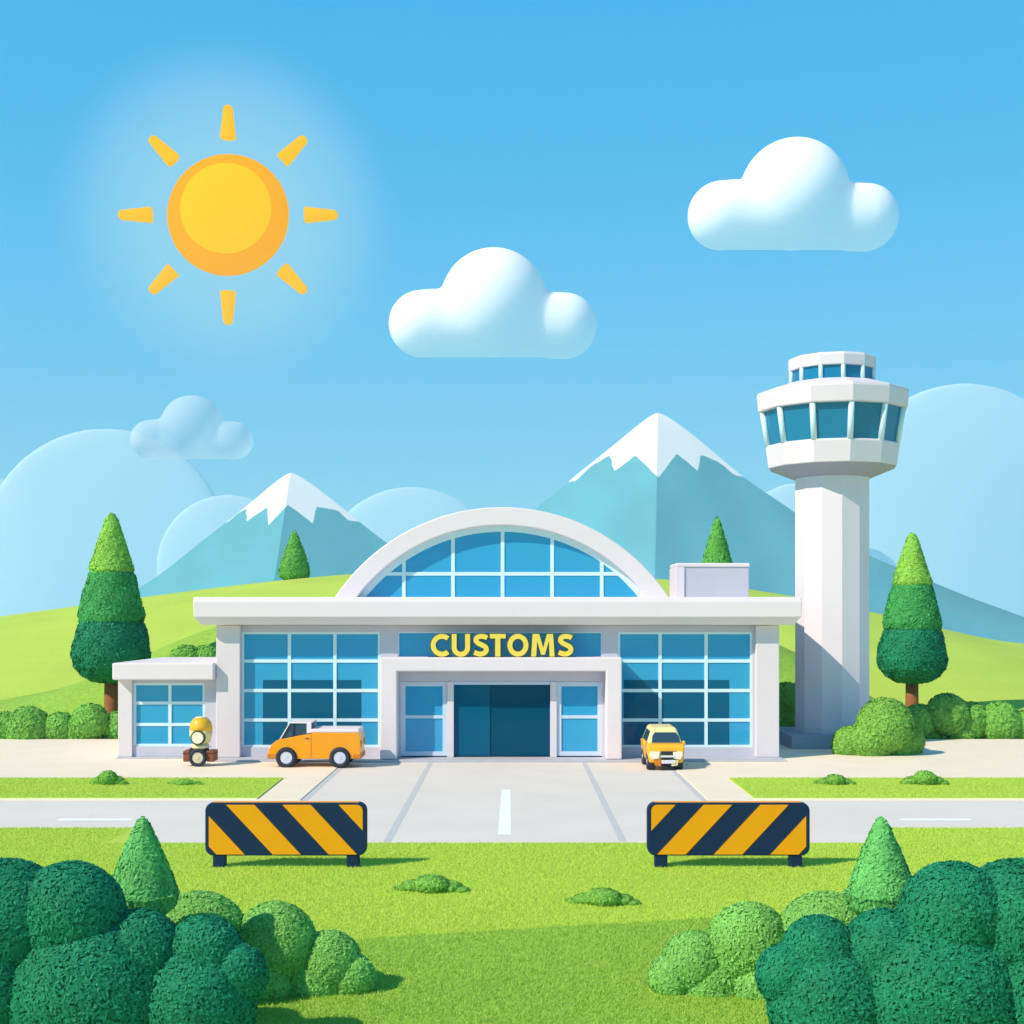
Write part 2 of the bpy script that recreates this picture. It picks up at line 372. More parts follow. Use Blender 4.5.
# ------------------------------------------------------------------ mountains
def mountain_mat(name, rock, k=1.0):
    m = bpy.data.materials.new(name); m.use_nodes = True
    nt = m.node_tree; b = nt.nodes['Principled BSDF']
    at = nt.nodes.new('ShaderNodeAttribute'); at.attribute_name = 'snow'
    tc = nt.nodes.new('ShaderNodeTexCoord')
    no = nt.nodes.new('ShaderNodeTexNoise'); no.inputs['Scale'].default_value = .08; no.inputs['Detail'].default_value = 6
    nt.links.new(tc.outputs['Object'], no.inputs['Vector'])
    ad = nt.nodes.new('ShaderNodeMath'); ad.operation = 'MULTIPLY_ADD'; ad.inputs[1].default_value = 2.4; ad.inputs[2].default_value = -1.2
    nt.links.new(no.outputs['Fac'], ad.inputs[0])
    a2 = nt.nodes.new('ShaderNodeMath'); a2.operation = 'ADD'; nt.links.new(at.outputs['Fac'], a2.inputs[0]); nt.links.new(ad.outputs[0], a2.inputs[1])
    st = nt.nodes.new('ShaderNodeMapRange'); st.inputs['From Min'].default_value = -.35; st.inputs['From Max'].default_value = .35
    nt.links.new(a2.outputs[0], st.inputs['Value'])
    c = [v * k for v in lin(rock)]
    n2 = nt.nodes.new('ShaderNodeTexNoise'); n2.inputs['Scale'].default_value = .02; n2.inputs['Detail'].default_value = 8
    nt.links.new(tc.outputs['Object'], n2.inputs['Vector'])
    rc = ramp2(nt, n2.outputs['Fac'], [v * .9 for v in c], [v * 1.1 for v in c], .3, .7)
    mx = nt.nodes.new('ShaderNodeMix'); mx.data_type = 'RGBA'; nt.links.new(st.outputs[0], mx.inputs['Factor'])
    nt.links.new(rc, mx.inputs[6]); mx.inputs[7].default_value = (.88, .89, .9, 1)
    nt.links.new(mx.outputs[2], b.inputs['Base Color']); b.inputs['Roughness'].default_value = .9; b.inputs['Specular IOR Level'].default_value = .1
    return m
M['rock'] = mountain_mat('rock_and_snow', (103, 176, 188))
BASE = -75.0
def mountain(px, py, depth, left, right, front, snow, lean=0.0):
    s = F / depth
    cx = X(px, depth); cy = CAMY + depth; H = Z(py, depth) - BASE
    corners = [(right, 0), (.35 * right, .9 * front * H / H), (-.35 * left, .9 * front), (-left, 0), (lean - left * .45, -front * .62), (lean, -front), (lean + right * .42, -front * .62)]
    corners = [(right, 0), (0, front), (-left, 0), (lean, -front)]
    nA = 220; nR = 150
    poly = corners
    def edge(a):
        d = Vector((math.cos(a), math.sin(a))); best = None
        for (x0, y0), (x1, y1) in zip(poly, poly[1:] + poly[:1]):
            ex, ey = x1 - x0, y1 - y0
            den = d.x * ey - d.y * ex
            if abs(den) < 1e-9: continue
            t = (x0 * ey - y0 * ex) / den; u = (x0 * d.y - y0 * d.x) / den
            if t > 0 and -1e-6 <= u <= 1 + 1e-6: best = t if best is None else min(best, t)
        return best
    vs = []; sn = []
    sxs = [p[0] for p in snow]; sys_ = [p[1] for p in snow]
    for j in range(nR + 1):
        t = (j / nR) ** 1.3
        for i in range(nA):
            a = 2 * math.pi * i / nA
            e = edge(a); r = t * e
            x, y = r * math.cos(a), r * math.sin(a)
            tt = math.sqrt(t * t + .0006) - .0245 * (1 - t)
            h = H * (1 - tt) * (1 - .10 * math.sin(math.pi * t))
            g = t * (1 - t) * 4
            h += g * H * .012 * (math.sin(x * .09 + y * .05) + math.sin(x * .045 - y * .11 + 1.3)) * .5
            vs.append((cx + x, cy + y, BASE + h))
            sd = np.interp(x * s, sxs, sys_) / s
            sn.append(h - (H - sd))
    fs = [(j * nA + i, j * nA + (i + 1) % nA, (j + 1) * nA + (i + 1) % nA, (j + 1) * nA + i) for j in range(nR) for i in range(nA)]
    me = bpy.data.meshes.new('mountain'); me.from_pydata(vs, [], fs)
    at = me.attributes.new('snow', 'FLOAT', 'POINT'); at.data.foreach_set('value', np.array(sn, dtype=np.float32))
    bm = bmesh.new(); bm.from_mesh(me); bmesh.ops.recalc_face_normals(bm, faces=bm.faces); bm.to_mesh(me); bm.free()
    o = link_mesh('mountain', me, M['rock'], None, (cx, cy, BASE)); return tag(o, kind='structure')
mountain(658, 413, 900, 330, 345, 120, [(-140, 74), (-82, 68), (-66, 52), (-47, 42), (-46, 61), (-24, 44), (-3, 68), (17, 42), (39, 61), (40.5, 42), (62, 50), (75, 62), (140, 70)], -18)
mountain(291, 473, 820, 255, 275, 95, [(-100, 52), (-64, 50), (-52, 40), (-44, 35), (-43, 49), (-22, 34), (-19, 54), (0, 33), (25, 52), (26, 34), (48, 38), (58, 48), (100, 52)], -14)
# low blue shoulder running off to the right of the big peak
def bank(label, lobes):
    b = MB(); org = None
    for px, top, rad, depth in lobes:
        q = F / depth; r = rad / q; cx = X(px, depth); cz = Z(top + rad, depth); n0 = len(b.v); lo = BASE - 5
        b.ball((cx, CAMY + depth, cz), r, r * .13, r, nu=72, nv=40)
        for i in range(n0, len(b.v)):
            v = b.v[i]
            if v[2] < cz: b.v[i] = (v[0], v[1], cz + (v[2] - cz) * max(1.0, (cz - lo) / r))
        org = org or (cx, CAMY + depth, lo)
    o = b.build('cloud_bank', M['bank'], origin=org)
    if len(lobes) > 1:
        rm = o.modifiers.new('fuse', 'REMESH'); rm.mode = 'VOXEL'; rm.voxel_size = 2.6; rm.use_smooth_shade = True
        sm = o.modifiers.new('soft', 'SMOOTH'); sm.factor = .5; sm.iterations = 10
    return tag(o, label, 'cloud bank', 'pale cloud banks on the horizon')
def thin_mat(name, clear, c):
    m = bpy.data.materials.new(name); m.use_nodes = True
    nt = m.node_tree; nt.nodes.remove(nt.nodes['Principled BSDF']); out = nt.nodes['Material Output']
    d = nt.nodes.new('ShaderNodeBsdfDiffuse'); d.inputs['Color'].default_value = (*c, 1)
    l = nt.nodes.new('ShaderNodeBsdfTranslucent'); l.inputs['Color'].default_value = (*c, 1)
    t = nt.nodes.new('ShaderNodeBsdfTransparent')
    a = nt.nodes.new('ShaderNodeMixShader'); a.inputs[0].default_value = .4; nt.links.new(d.outputs[0], a.inputs[1]); nt.links.new(l.outputs[0], a.inputs[2])
    b = nt.nodes.new('ShaderNodeMixShader'); b.inputs[0].default_value = clear; nt.links.new(a.outputs[0], b.inputs[1]); nt.links.new(t.outputs[0], b.inputs[2])
    nt.links.new(b.outputs[0], out.inputs['Surface']); return m
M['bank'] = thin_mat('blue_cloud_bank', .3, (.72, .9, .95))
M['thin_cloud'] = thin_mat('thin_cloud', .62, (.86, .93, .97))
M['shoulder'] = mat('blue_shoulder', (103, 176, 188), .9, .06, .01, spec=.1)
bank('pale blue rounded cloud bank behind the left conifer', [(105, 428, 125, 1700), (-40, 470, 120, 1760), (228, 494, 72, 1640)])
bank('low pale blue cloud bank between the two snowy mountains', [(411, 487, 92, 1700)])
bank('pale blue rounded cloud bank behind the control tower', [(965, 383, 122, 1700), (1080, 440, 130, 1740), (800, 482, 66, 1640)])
def shoulder():
    d = 1040; s = F / d; pts = [(760, 560), (820, 560), (870, 556), (920, 577), (969, 597), (1024, 617), (1100, 640), (1180, 660)]
    vs = []; fs = []; n = len(pts)
    for k, (dy, lo) in enumerate(((-70, 1), (-25, .45), (0, 0), (40, .5), (90, 1))):
        for px, py in pts:
            zt = Z(py, d); vs.append((X(px, d), CAMY + d + dy, zt + (BASE - 8 - zt) * lo))
    fs = [(k * n + i, k * n + i + 1, (k + 1) * n + i + 1, (k + 1) * n + i) for k in range(4) for i in range(n - 1)]
    return tag(MB().add(vs, fs, 0, True).build('hill', M['shoulder']), kind='structure')
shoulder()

# ------------------------------------------------------------------ air
hz = bpy.data.materials.new('haze_air'); hz.use_nodes = True
hn = hz.node_tree; hn.nodes.remove(hn.nodes['Principled BSDF'])
pv = hn.nodes.new('ShaderNodeVolumePrincipled'); pv.inputs['Color'].default_value = (.75, .93, 1, 1); pv.inputs['Density'].default_value = .00017; pv.inputs['Anisotropy'].default_value = 0
hn.links.new(pv.outputs[0], hn.nodes['Material Output'].inputs['Volume'])
tag(MB().box(-1500, 1500, -110, 1190, -85, 158).build('haze', hz), 'pale blue air between the viewer and the mountains', 'haze', kind='stuff')

# ------------------------------------------------------------------ clouds and sun
def cloud(name, lobes, px, base, depth, label, m='cloud', pill=None):
    s = F / depth; cx = X(px, depth); cz = Z(base, depth)
    b = MB()
    for lx, ly, r in lobes:
        b.ball((X(lx, depth), CAMY + depth, Z(ly, depth)), r / s, r / s, r / s, nu=40, nv=24)
    if pill:
        x0, x1, r = pill
        zc = Z(base - r, depth)
        b.tube((X(x0, depth), CAMY + depth, zc), (X(x1, depth), CAMY + depth, zc), r / s, n=40)
    o = b.build(name, M[m], origin=(cx, CAMY + depth, cz))
    rm = o.modifiers.new('fuse', 'REMESH'); rm.mode = 'VOXEL'; rm.voxel_size = 1.6 / s; rm.use_smooth_shade = True
    sm = o.modifiers.new('soft', 'SMOOTH'); sm.factor = .5; sm.iterations = 45
    return tag(o, label, 'cloud', 'clouds in the sky')
def std_cloud(px0, base, k, depth, label, m='cloud'):
    f = lambda x, y, r: (px0 + x * k, base - y * k, r * k)
    o = cloud('cloud', [f(-71, 33, 33.5), f(-60, 34, 33.5), f(1, 54, 54), f(71, 31, 33), f(60, 31.5, 33), f(-71, 31.9, 32), f(72, 31.9, 32)], px0, base, depth, label, m, (px0 - 71 * k, px0 + 72 * k, 32 * k))
    return o
std_cloud(493, 357, 1.0, 2300, 'white puffy cloud in mid sky, lower of the two bright clouds')
std_cloud(793, 249, 1.01, 2400, 'white puffy cloud highest in the sky, above the control tower')
std_cloud(192, 459, .59, 1320, 'small faint translucent cloud low above the left snowy mountain', 'thin_cloud')

def build_sun():
    d = 2000; s = F / d
    cx, cy, cz = X(228, d), CAMY + d, Z(215, d)
    t = thing('sun', 'golden round sun with eight separate rays in the upper left sky', 'sun', (cx, cy, cz))
    def disc(r, th, y, dz=0, n=64):
        b = MB(); prof = [(0, -th), (r * .6, -th * .9), (r * .88, -th * .62), (r * .97, -th * .3), (r, 0), (r * .9, th * .5), (0, th * .6)]
        vs = []
        for rr, yy in prof:
            for i in range(n):
                a = 2 * math.pi * i / n; vs.append((cx + rr * math.cos(a), cy + y + yy, cz + dz + rr * math.sin(a)))
        b.add(vs, [(j * n + i, j * n + (i + 1) % n, (j + 1) * n + (i + 1) % n, (j + 1) * n + i) for j in range(len(prof) - 1) for i in range(n)], 0, True)
        return b
    disc(61 / s, 14 / s, 0).build('disc', glow_mat('sun_rim', (255, 176, 0), 1.0), t)
    disc(49.5 / s, 20 / s, -1, 3 / s).build('face', glow_mat('sun_face', (255, 204, 6), 1.0), t)
    rm = glow_mat('sun_ray', (253, 194, 20), 1.02)
    for k in range(8):
        a = math.pi / 4 * k; u = Vector((math.cos(a), 0, math.sin(a)))
        r0, r1 = (77, 109)
        b = MB(); c = Vector((cx, cy, cz))
        b.tube(c + u * (r0 / s), c + u * ((r1 - 3) / s), 8 / s, 5 / s, n=16)
        b.ball(c + u * ((r1 - 4) / s), 5 / s, 5 / s, 5 / s); b.ball(c + u * (r0 / s), 8 / s, 8 / s, 8 / s) if False else None
        b.build('ray', rm, t, .9, seg=3)
build_sun()

# ------------------------------------------------------------------ paving, road, lawns
def slab(name, poly, z0, z1, m, kind='structure'):
    return tag(MB().prism(poly, z0, z1, axis='z').build(name, m), kind=kind)
Y780, Y801, Y828, Y843 = [CAMY + ground_depth(p) for p in (780, 801, 828, 843)]
YB = 9.6
slab('road', [(-120, Y828), (-11.75, Y828), (-11.1, Y843), (10.75, Y843), (11.35, Y828), (120, Y828), (120, Y801), (6.95, Y801 + .0), (6.95, -.6), (-7.5, -.6), (-7.5, Y801), (-120, Y801)], -.3, .02, M['road'])
slab('pavement', [(-120, Y801 + .002), (-7.502, Y801 + .002), (-7.502, YB), (-120, YB)], -.3, .05, M['path'])
slab('pavement', [(6.952, Y801 + .002), (120, Y801 + .002), (120, YB), (6.952, YB)], -.3, .05, M['path'])
slab('verge', [(-120, Y801 + .25), (-9.05, Y801 + .25), (-9.15, Y780), (-120, Y780)], 0, .09, M['grass'])
slab('verge', [(8.62, Y801 + .25), (120, Y801 + .25), (120, Y780), (8.66, Y780)], 0, .09, M['grass'])
for x0, x1 in ((-120, -9.05), (8.62, 120)):
    slab('kerb', [(x0, Y801 + .01), (x1, Y801 + .01), (x1, Y801 + .24), (x0, Y801 + .24)], -.1, .075, M['edge'])
    slab('kerb', [(x0, Y780 + .01), (x1, Y780 + .01), (x1, Y780 + .16), (x0, Y780 + .16)], -.1, .075, M['edge'])
for x, wd, ya, yb in ((-7.36, .22, Y801 - .2, -.7), (-3.62, .22, Y843 + .02, -.7), (3.22, .22, Y843 + .02, -.7), (6.8, .22, Y801 - .2, -.7)):
    slab('road_joint', [(x - wd / 2, ya), (x + wd / 2, ya), (x + wd / 2, yb), (x - wd / 2, yb)], .019, .024, M['joint'])
def paint(poly): slab('road_marking', poly, .019, .0245, M['paint'])
ya, yb = CAMY + ground_depth(835), CAMY + ground_depth(790)
paint([(-.42, ya), (-.02, ya), (-.06, yb), (-.38, yb)])
yc = CAMY + ground_depth(820)
d820 = ground_depth(820)
def pill(x0, x1):
    n = 8; r = .17
    return [(x1 - r + r * math.sin(math.pi * i / n), yc - r * math.cos(math.pi * i / n)) for i in range(n + 1)] + [(x0 + r - r * math.sin(math.pi * i / n), yc + r * math.cos(math.pi * i / n)) for i in range(n + 1)]
for a, b in ((58, 133), (900, 972), (1040, 1110), (-80, -5)):
    paint(pill(X(a, d820), X(b, d820)))
# darker band of lawn in the very foreground
dl = [(px, ground_depth(py)) for px, py in ((-60, 962), (200, 950), (360, 939), (512, 930), (620, 924), (710, 918), (850, 916), (1100, 912))]
slab('lawn', [(X(p, d), CAMY + d) for p, d in dl][::-1] + [(-16, CAMY + 14), (16, CAMY + 14)], -.1, .006, M['grass_deep'])

def grass_tufts(name, n, fx, h, m, z0):
    P = fx(n); n = len(P)
    a = rng.uniform(0, 2 * math.pi, n); wv = rng.uniform(.006, .013, n); hh = h * rng.uniform(.5, 1.3, n)
    lean = rng.normal(0, .45, (n, 2)) * hh[:, None]
    dx, dy = np.cos(a) * wv, np.sin(a) * wv
    V = np.empty((n, 3, 3), dtype=np.float32)
    V[:, 0] = np.stack([P[:, 0] - dx, P[:, 1] - dy, np.full(n, z0)], 1)
    V[:, 1] = np.stack([P[:, 0] + dx, P[:, 1] + dy, np.full(n, z0)], 1)
    V[:, 2] = np.stack([P[:, 0] + lean[:, 0], P[:, 1] + lean[:, 1], z0 + hh], 1)
    me = bpy.data.meshes.new(name); me.vertices.add(3 * n); me.vertices.foreach_set('co', V.ravel())
    me.loops.add(3 * n); me.loops.foreach_set('vertex_index', np.arange(3 * n, dtype=np.int32))
    me.polygons.add(n); me.polygons.foreach_set('loop_start', np.arange(0, 3 * n, 3, dtype=np.int32))
    at = me.attributes.new('rnd', 'FLOAT', 'FACE'); at.data.foreach_set('value', rng.uniform(0, 1, n).astype(np.float32))
    me.update(); me.validate()
    return tag(link_mesh(name, me, m), 'short mown grass blades covering the lawn', 'grass', kind='stuff')
edge_x = np.array([X(p, d) for p, d in dl]); edge_y = np.array([CAMY + d for p, d in dl])
def region(light):
    def fx(n):
        y = rng.uniform(CAMY + 20, Y828 + .02, n); d = y - CAMY; x = rng.uniform(-.43, .43, n) * d
        ye = np.interp(x, edge_x, edge_y)
        ok = (y > ye) if light else (y <= ye)
        road = (x > -11.75) & (x < 11.35) & (y > Y843 - .03)
        ok &= ~road
        return np.stack([x[ok], y[ok]], 1)
    return fx
grass_tufts('grass', 420000, region(True), .055, M['blade'], 0.0)
grass_tufts('grass', 420000, region(False), .055, M['blade_deep'], 0.006)
def verge_fx(n):
    y = rng.uniform(Y801 + .27, Y780 - .02, n); x = rng.uniform(-.42, .42, n) * (y - CAMY)
    ok = (x < -9.2) | (x > 8.7); return np.stack([x[ok], y[ok]], 1)
grass_tufts('grass', 110000, verge_fx, .055, M['blade'], 0.09)

# ------------------------------------------------------------------ customs building
bx0, bx1 = -13.45, 12.15
b_root = thing('customs_building', 'low white airport customs hall with arched glass roof and tall blue windows', 'building', (-.4, 6, 0))
GY = .42            # glass plane
WY = .30            # wall front plane
ROOF0, ROOF1 = 6.16, 7.40
# roof slab with splayed lower edge
xl, xr = X(193, 59.2), X(802, 59.2)
b = MB()
sec = [(-.8, 6.52), (-.8, 7.16), (-.72, 7.40), (13.0, 7.40), (13.0, 6.52), (12.7, 6.14), (-.5, 6.14)]
b.prism([(y, z) for y, z in sec], xl, xr, axis='x')
for i, v in enumerate(b.v):
    if v[2] < 6.3: b.v[i] = (v[0] + (.3 if v[0] < 0 else -.3), v[1], v[2])
b.build('roof', M['white_trim'], b_root, .05, seg=3)
# columns
MBx = MB
for x0, x1 in ((bx0, X(240, 60)), (X(756, 60), bx1)):
    MB().box(x0, x1, 0, 1.0, .122, 6.12).build('column', M['white'], b_root, .03)
# walls: header, piers, sills, sides, back
xa, xb = X(242, 60.4), X(752, 60.4)
zt, zb_, zs = Z(632, 60.4), Z(747, 60.4), .16
pl0, pl1 = X(380, 60.3), X(398, 60.3)
pr0, pr1 = X(602, 60.3), X(618, 60.3)
b = MB()
b.box(X(240, 60) + .003, X(756, 60) - .003, WY, .8, zt, 6.12)                      # header
b.box(X(240, 60) + .003, xa, WY + .003, .8, .122, zt - .002); b.box(xb, X(756, 60) - .003, WY + .003, .8, .122, zt - .002)
b.box(pl0, pl1, WY + .003, .8, .122, zt - .002); b.box(pr0, pr1, WY + .003, .8, .122, zt - .002)
b.box(xa + .002, pl0 - .002, WY + .003, .8, .122, zb_); b.box(pr1 + .002, xb - .002, WY + .003, .8, .122, zb_)
b.box(bx0 + .05, bx0 + .35, 1.003, 12.6, .05, 6.12); b.box(bx1 - .35, bx1 - .05, 1.003, 12.6, .05, 6.12)
b.build('wall', M['grey_wall'], b_root, .012)
MB().box(bx0 + .36, bx1 - .36, 1.7, 1.9, .1, 6.12).build('inner_wall', M['wall_in'], b_root)
MB().box(bx0 + .05, bx1 - .05, 12.3, 12.6, .05, 6.1).build('back_wall', M['grey_wall'], b_root)
MB().box(bx0 + .36, bx1 - .36, .82, 1.69, .0, .12).build('floor', M['floor_in'], b_root)
MB().box(bx0 - .1, bx1 + .1, -1.25, .9, 0, .12).build('plinth', M['kerb'], b_root, .02)

def window(parent, x0, x1, z0, z1, y, vx, hz, fw=.1, mw=.075, m='glass', fm='frame', dp=.14):
    b = MB()
    y0 = y - dp / 2; y1 = y + dp / 2
    b.box(x0, x0 + fw, y0, y1, z0, z1); b.box(x1 - fw, x1, y0, y1, z0, z1)
    b.box(x0 + fw, x1 - fw, y0, y1, z0, z0 + fw); b.box(x0 + fw, x1 - fw, y0, y1, z1 - fw, z1)
    for v in vx: b.box(v - mw, v + mw, y0 + .01, y1 - .01, z0 + fw, z1 - fw)
    for h in hz: b.box(x0 + fw, x1 - fw, y0 + .02, y1 - .02, h - mw, h + mw)
    f = b.build('window', M[fm], parent)
    MB().box(x0 + fw * .5, x1 - fw * .5, y - .012, y + .012, z0 + fw * .5, z1 - fw * .5).build('pane', M[m], f)
    return f
dG = 60.4
rows = [Z(p, dG) for p in (661, 690.5, 720)]
w1 = window(b_root, xa, pl0, zb_, zt, GY, [X(289.5, dG), X(335, dG)], rows)
w2 = window(b_root, pr1, xb, zb_, zt, GY, [X(660, dG), X(706, dG)], rows)
for w_, e0, e1 in ((w1, 263, 361), (w2, 624, 729)):                                  # sheets added in front of the lower panes for dark indoor silhouettes
    MB().box(X(e0, dG), X(e1, dG), GY - .03, GY - .016, zb_ + .08, Z(680, dG)).build('dark_sheet', M['glass_sheet'], w_)
window(b_root, pl1, pr0, 4.55, zt, GY, [], [], fw=.05)                               # band behind the sign

# entrance portal
PY = -.95; dP = D(PY)
p0, p1 = X(380, dP), X(622, dP); q0, q1 = X(397, dP), X(606, dP); pt, pb = Z(657.5, dP), Z(671.5, dP)
b = MB(); b.prism([(p0, .125), (p0, pt), (p1, pt), (p1, .125), (q1, .125), (q1, pb), (q0, pb), (q0, .125)], PY, WY - .004)
b.build('portal', M['white_trim'], b_root, .06, seg=3)
EY = .05; dE = D(EY)
b = MB()                                                                              # recessed wall around the doors
wl = [(X(401, dE), X(447, dE)), (X(557, dE), X(602, dE))]
dx0, dx1 = X(454, dE), X(550, dE); dzt = Z(683, dE); wzt = Z(680, dE)
b.box(q0 + .01, q1 - .01, EY + .02, EY + .22, dzt + .06, pb - .01)
b.build('lintel', M['grey_wall'], b_root)
for x0, x1 in ((q0 + .01, wl[0][0]), (wl[1][1], q1 - .01)):
    MB().box(x0, x1, EY + .03, EY + .22, .122, dzt + .058).build('jamb', M['grey_wall'], b_root)
for x0, x1 in ((wl[0][1] + .01, dx0 - .01), (dx1 + .01, wl[1][0] - .01)):
    MB().box(x0, x1, EY - .06, EY + .22, .122, dzt + .058).build('door_post', M['white'], b_root, .015)
for x0, x1 in wl:
    window(b_root, x0, x1, .18, wzt - .09, EY + .1, [], [Z(717, dE)], fw=.2, mw=.07, fm='door_frame')
df = MB(); df.box(dx0, dx1, EY + .0, EY + .2, dzt - .08, dzt + .055)
door = df.build('door', M['door_frame'], b_root)
xm = X(490, dE)
MB().box(dx0, xm, EY + .1, EY + .13, .17, dzt - .085).build('sliding_leaf', M['glass_leaf'], door)
MB().box(xm + .01, dx1, EY + .14, EY + .17, .17, dzt - .085).build('sliding_leaf', M['glass_door'], door)
MB().box(dx0 - .4, dx1 + .4, .8, .85, .13, dzt).build('vestibule_screen', M['screen'], b_root)

# arched roof light
AYf = 1.6; dA = D(AYf)
sA = F / dA; acx = X(502, dA)
def arc(rad_px, cy_px, xpx_half, n=48):
    a = math.asin(min(1, xpx_half / rad_px)); return [(acx + rad_px / sA * math.sin(-a + 2 * a * i / n), Z(cy_px, dA) + rad_px / sA * math.cos(-a + 2 * a * i / n)) for i in range(n + 1)]
oc = 507 + 200
outer = arc(200, oc, 168 + 4); inner = arc(182, oc, 152 + 6)
b = MB(); n = len(outer)
zr = 7.39
def clampz(p): return (p[0], max(p[1], zr))
poly = outer + inner[::-1]
vs = []
for y in (AYf, AYf + 9.5): vs += [(x, y, z) for x, z in poly]
N2 = len(poly)
fs = []
for i in range(n - 1):
    j = N2 - 1 - i
    fs.append((i, i + 1, j - 1, j)); fs.append((N2 + i + 1, N2 + i, N2 + j, N2 + j - 1))
    fs.append((i, N2 + i, N2 + i + 1, i + 1)); fs.append((j, j - 1, N2 + j - 1, N2 + j))
fs.append((0, N2 - 1, 2 * N2 - 1, N2)); fs.append((n - 1, n - 1 + N2, n + N2, n))
b.add(vs, fs)
arch = b.build('arch_roof', M['white_trim'], b_root, .05)
GA = AYf + .55
gl = arc(182.5, oc, 154)
rib = arc(176, oc, 147)
zb0 = Z(600, dA)
b = MB()
vs = [(x, GA - .06, z) for x, z in gl] + [(x, GA - .06, z) for x, z in rib] + [(x, GA + .06, z) for x, z in gl] + [(x, GA + .06, z) for x, z in rib]
n = len(gl)
for i in range(n - 1):
    b.add([vs[i], vs[i + 1], vs[n + i + 1], vs[n + i]], [(0, 1, 2, 3)]); b.add([vs[n + i], vs[n + i + 1], vs[3 * n + i + 1], vs[3 * n + i]], [(0, 1, 2, 3)])
def arch_z(x, rad): return Z(oc, dA) + math.sqrt(max((rad / sA) ** 2 - (x - acx) ** 2, 0))
for px in (403, 452.5, 502.5, 552.5, 602.5):
    x = X(px, dA); b.box(x - .085, x + .085, GA - .05, GA + .05, zb0, arch_z(x, 179))
zz = Z(573.5, dA); hw = math.sqrt((179 / sA) ** 2 - (zz - Z(oc, dA)) ** 2)
b.box(acx - hw, acx + hw, GA - .045, GA + .045, zz - .085, zz + .085)
aw = b.build('arch_window', M['frame'], b_root)
MB().prism([(x, z) for x, z in arc(181, oc, 151)], GA - .012, GA + .012).build('pane', M['glass'], aw)
MB().prism([(x, z) for x, z in arc(181, oc, 151)], GA + .8, GA + .9).build('arch_back_wall', M['wall_in'], b_root)

# roof plant box
dB = D(4.0)
rx0, rx1, rz1 = X(676, dB), X(750, dB), Z(563, dB)
t = thing('roof_plant_box', 'white boxy plant housing on the flat roof right of the arch', 'plant box', ((rx0 + rx1) / 2, 5.2, 7.4))
MB().box(rx0 + .03, rx1 - .03, 4.06, 6.4, 7.41, rz1 - .2).build('housing', M['box_grey'], t, .03)
MB().box(rx0, rx1, 4.0, 6.46, rz1 - .2, rz1).build('lid', M['white_trim'], t, .06, seg=3)
MB().box(rx0 - .02, rx0 + .42, 3.99, 6.45, 7.41, rz1 - .203).build('side_panel', M['white_trim'], t, .03)

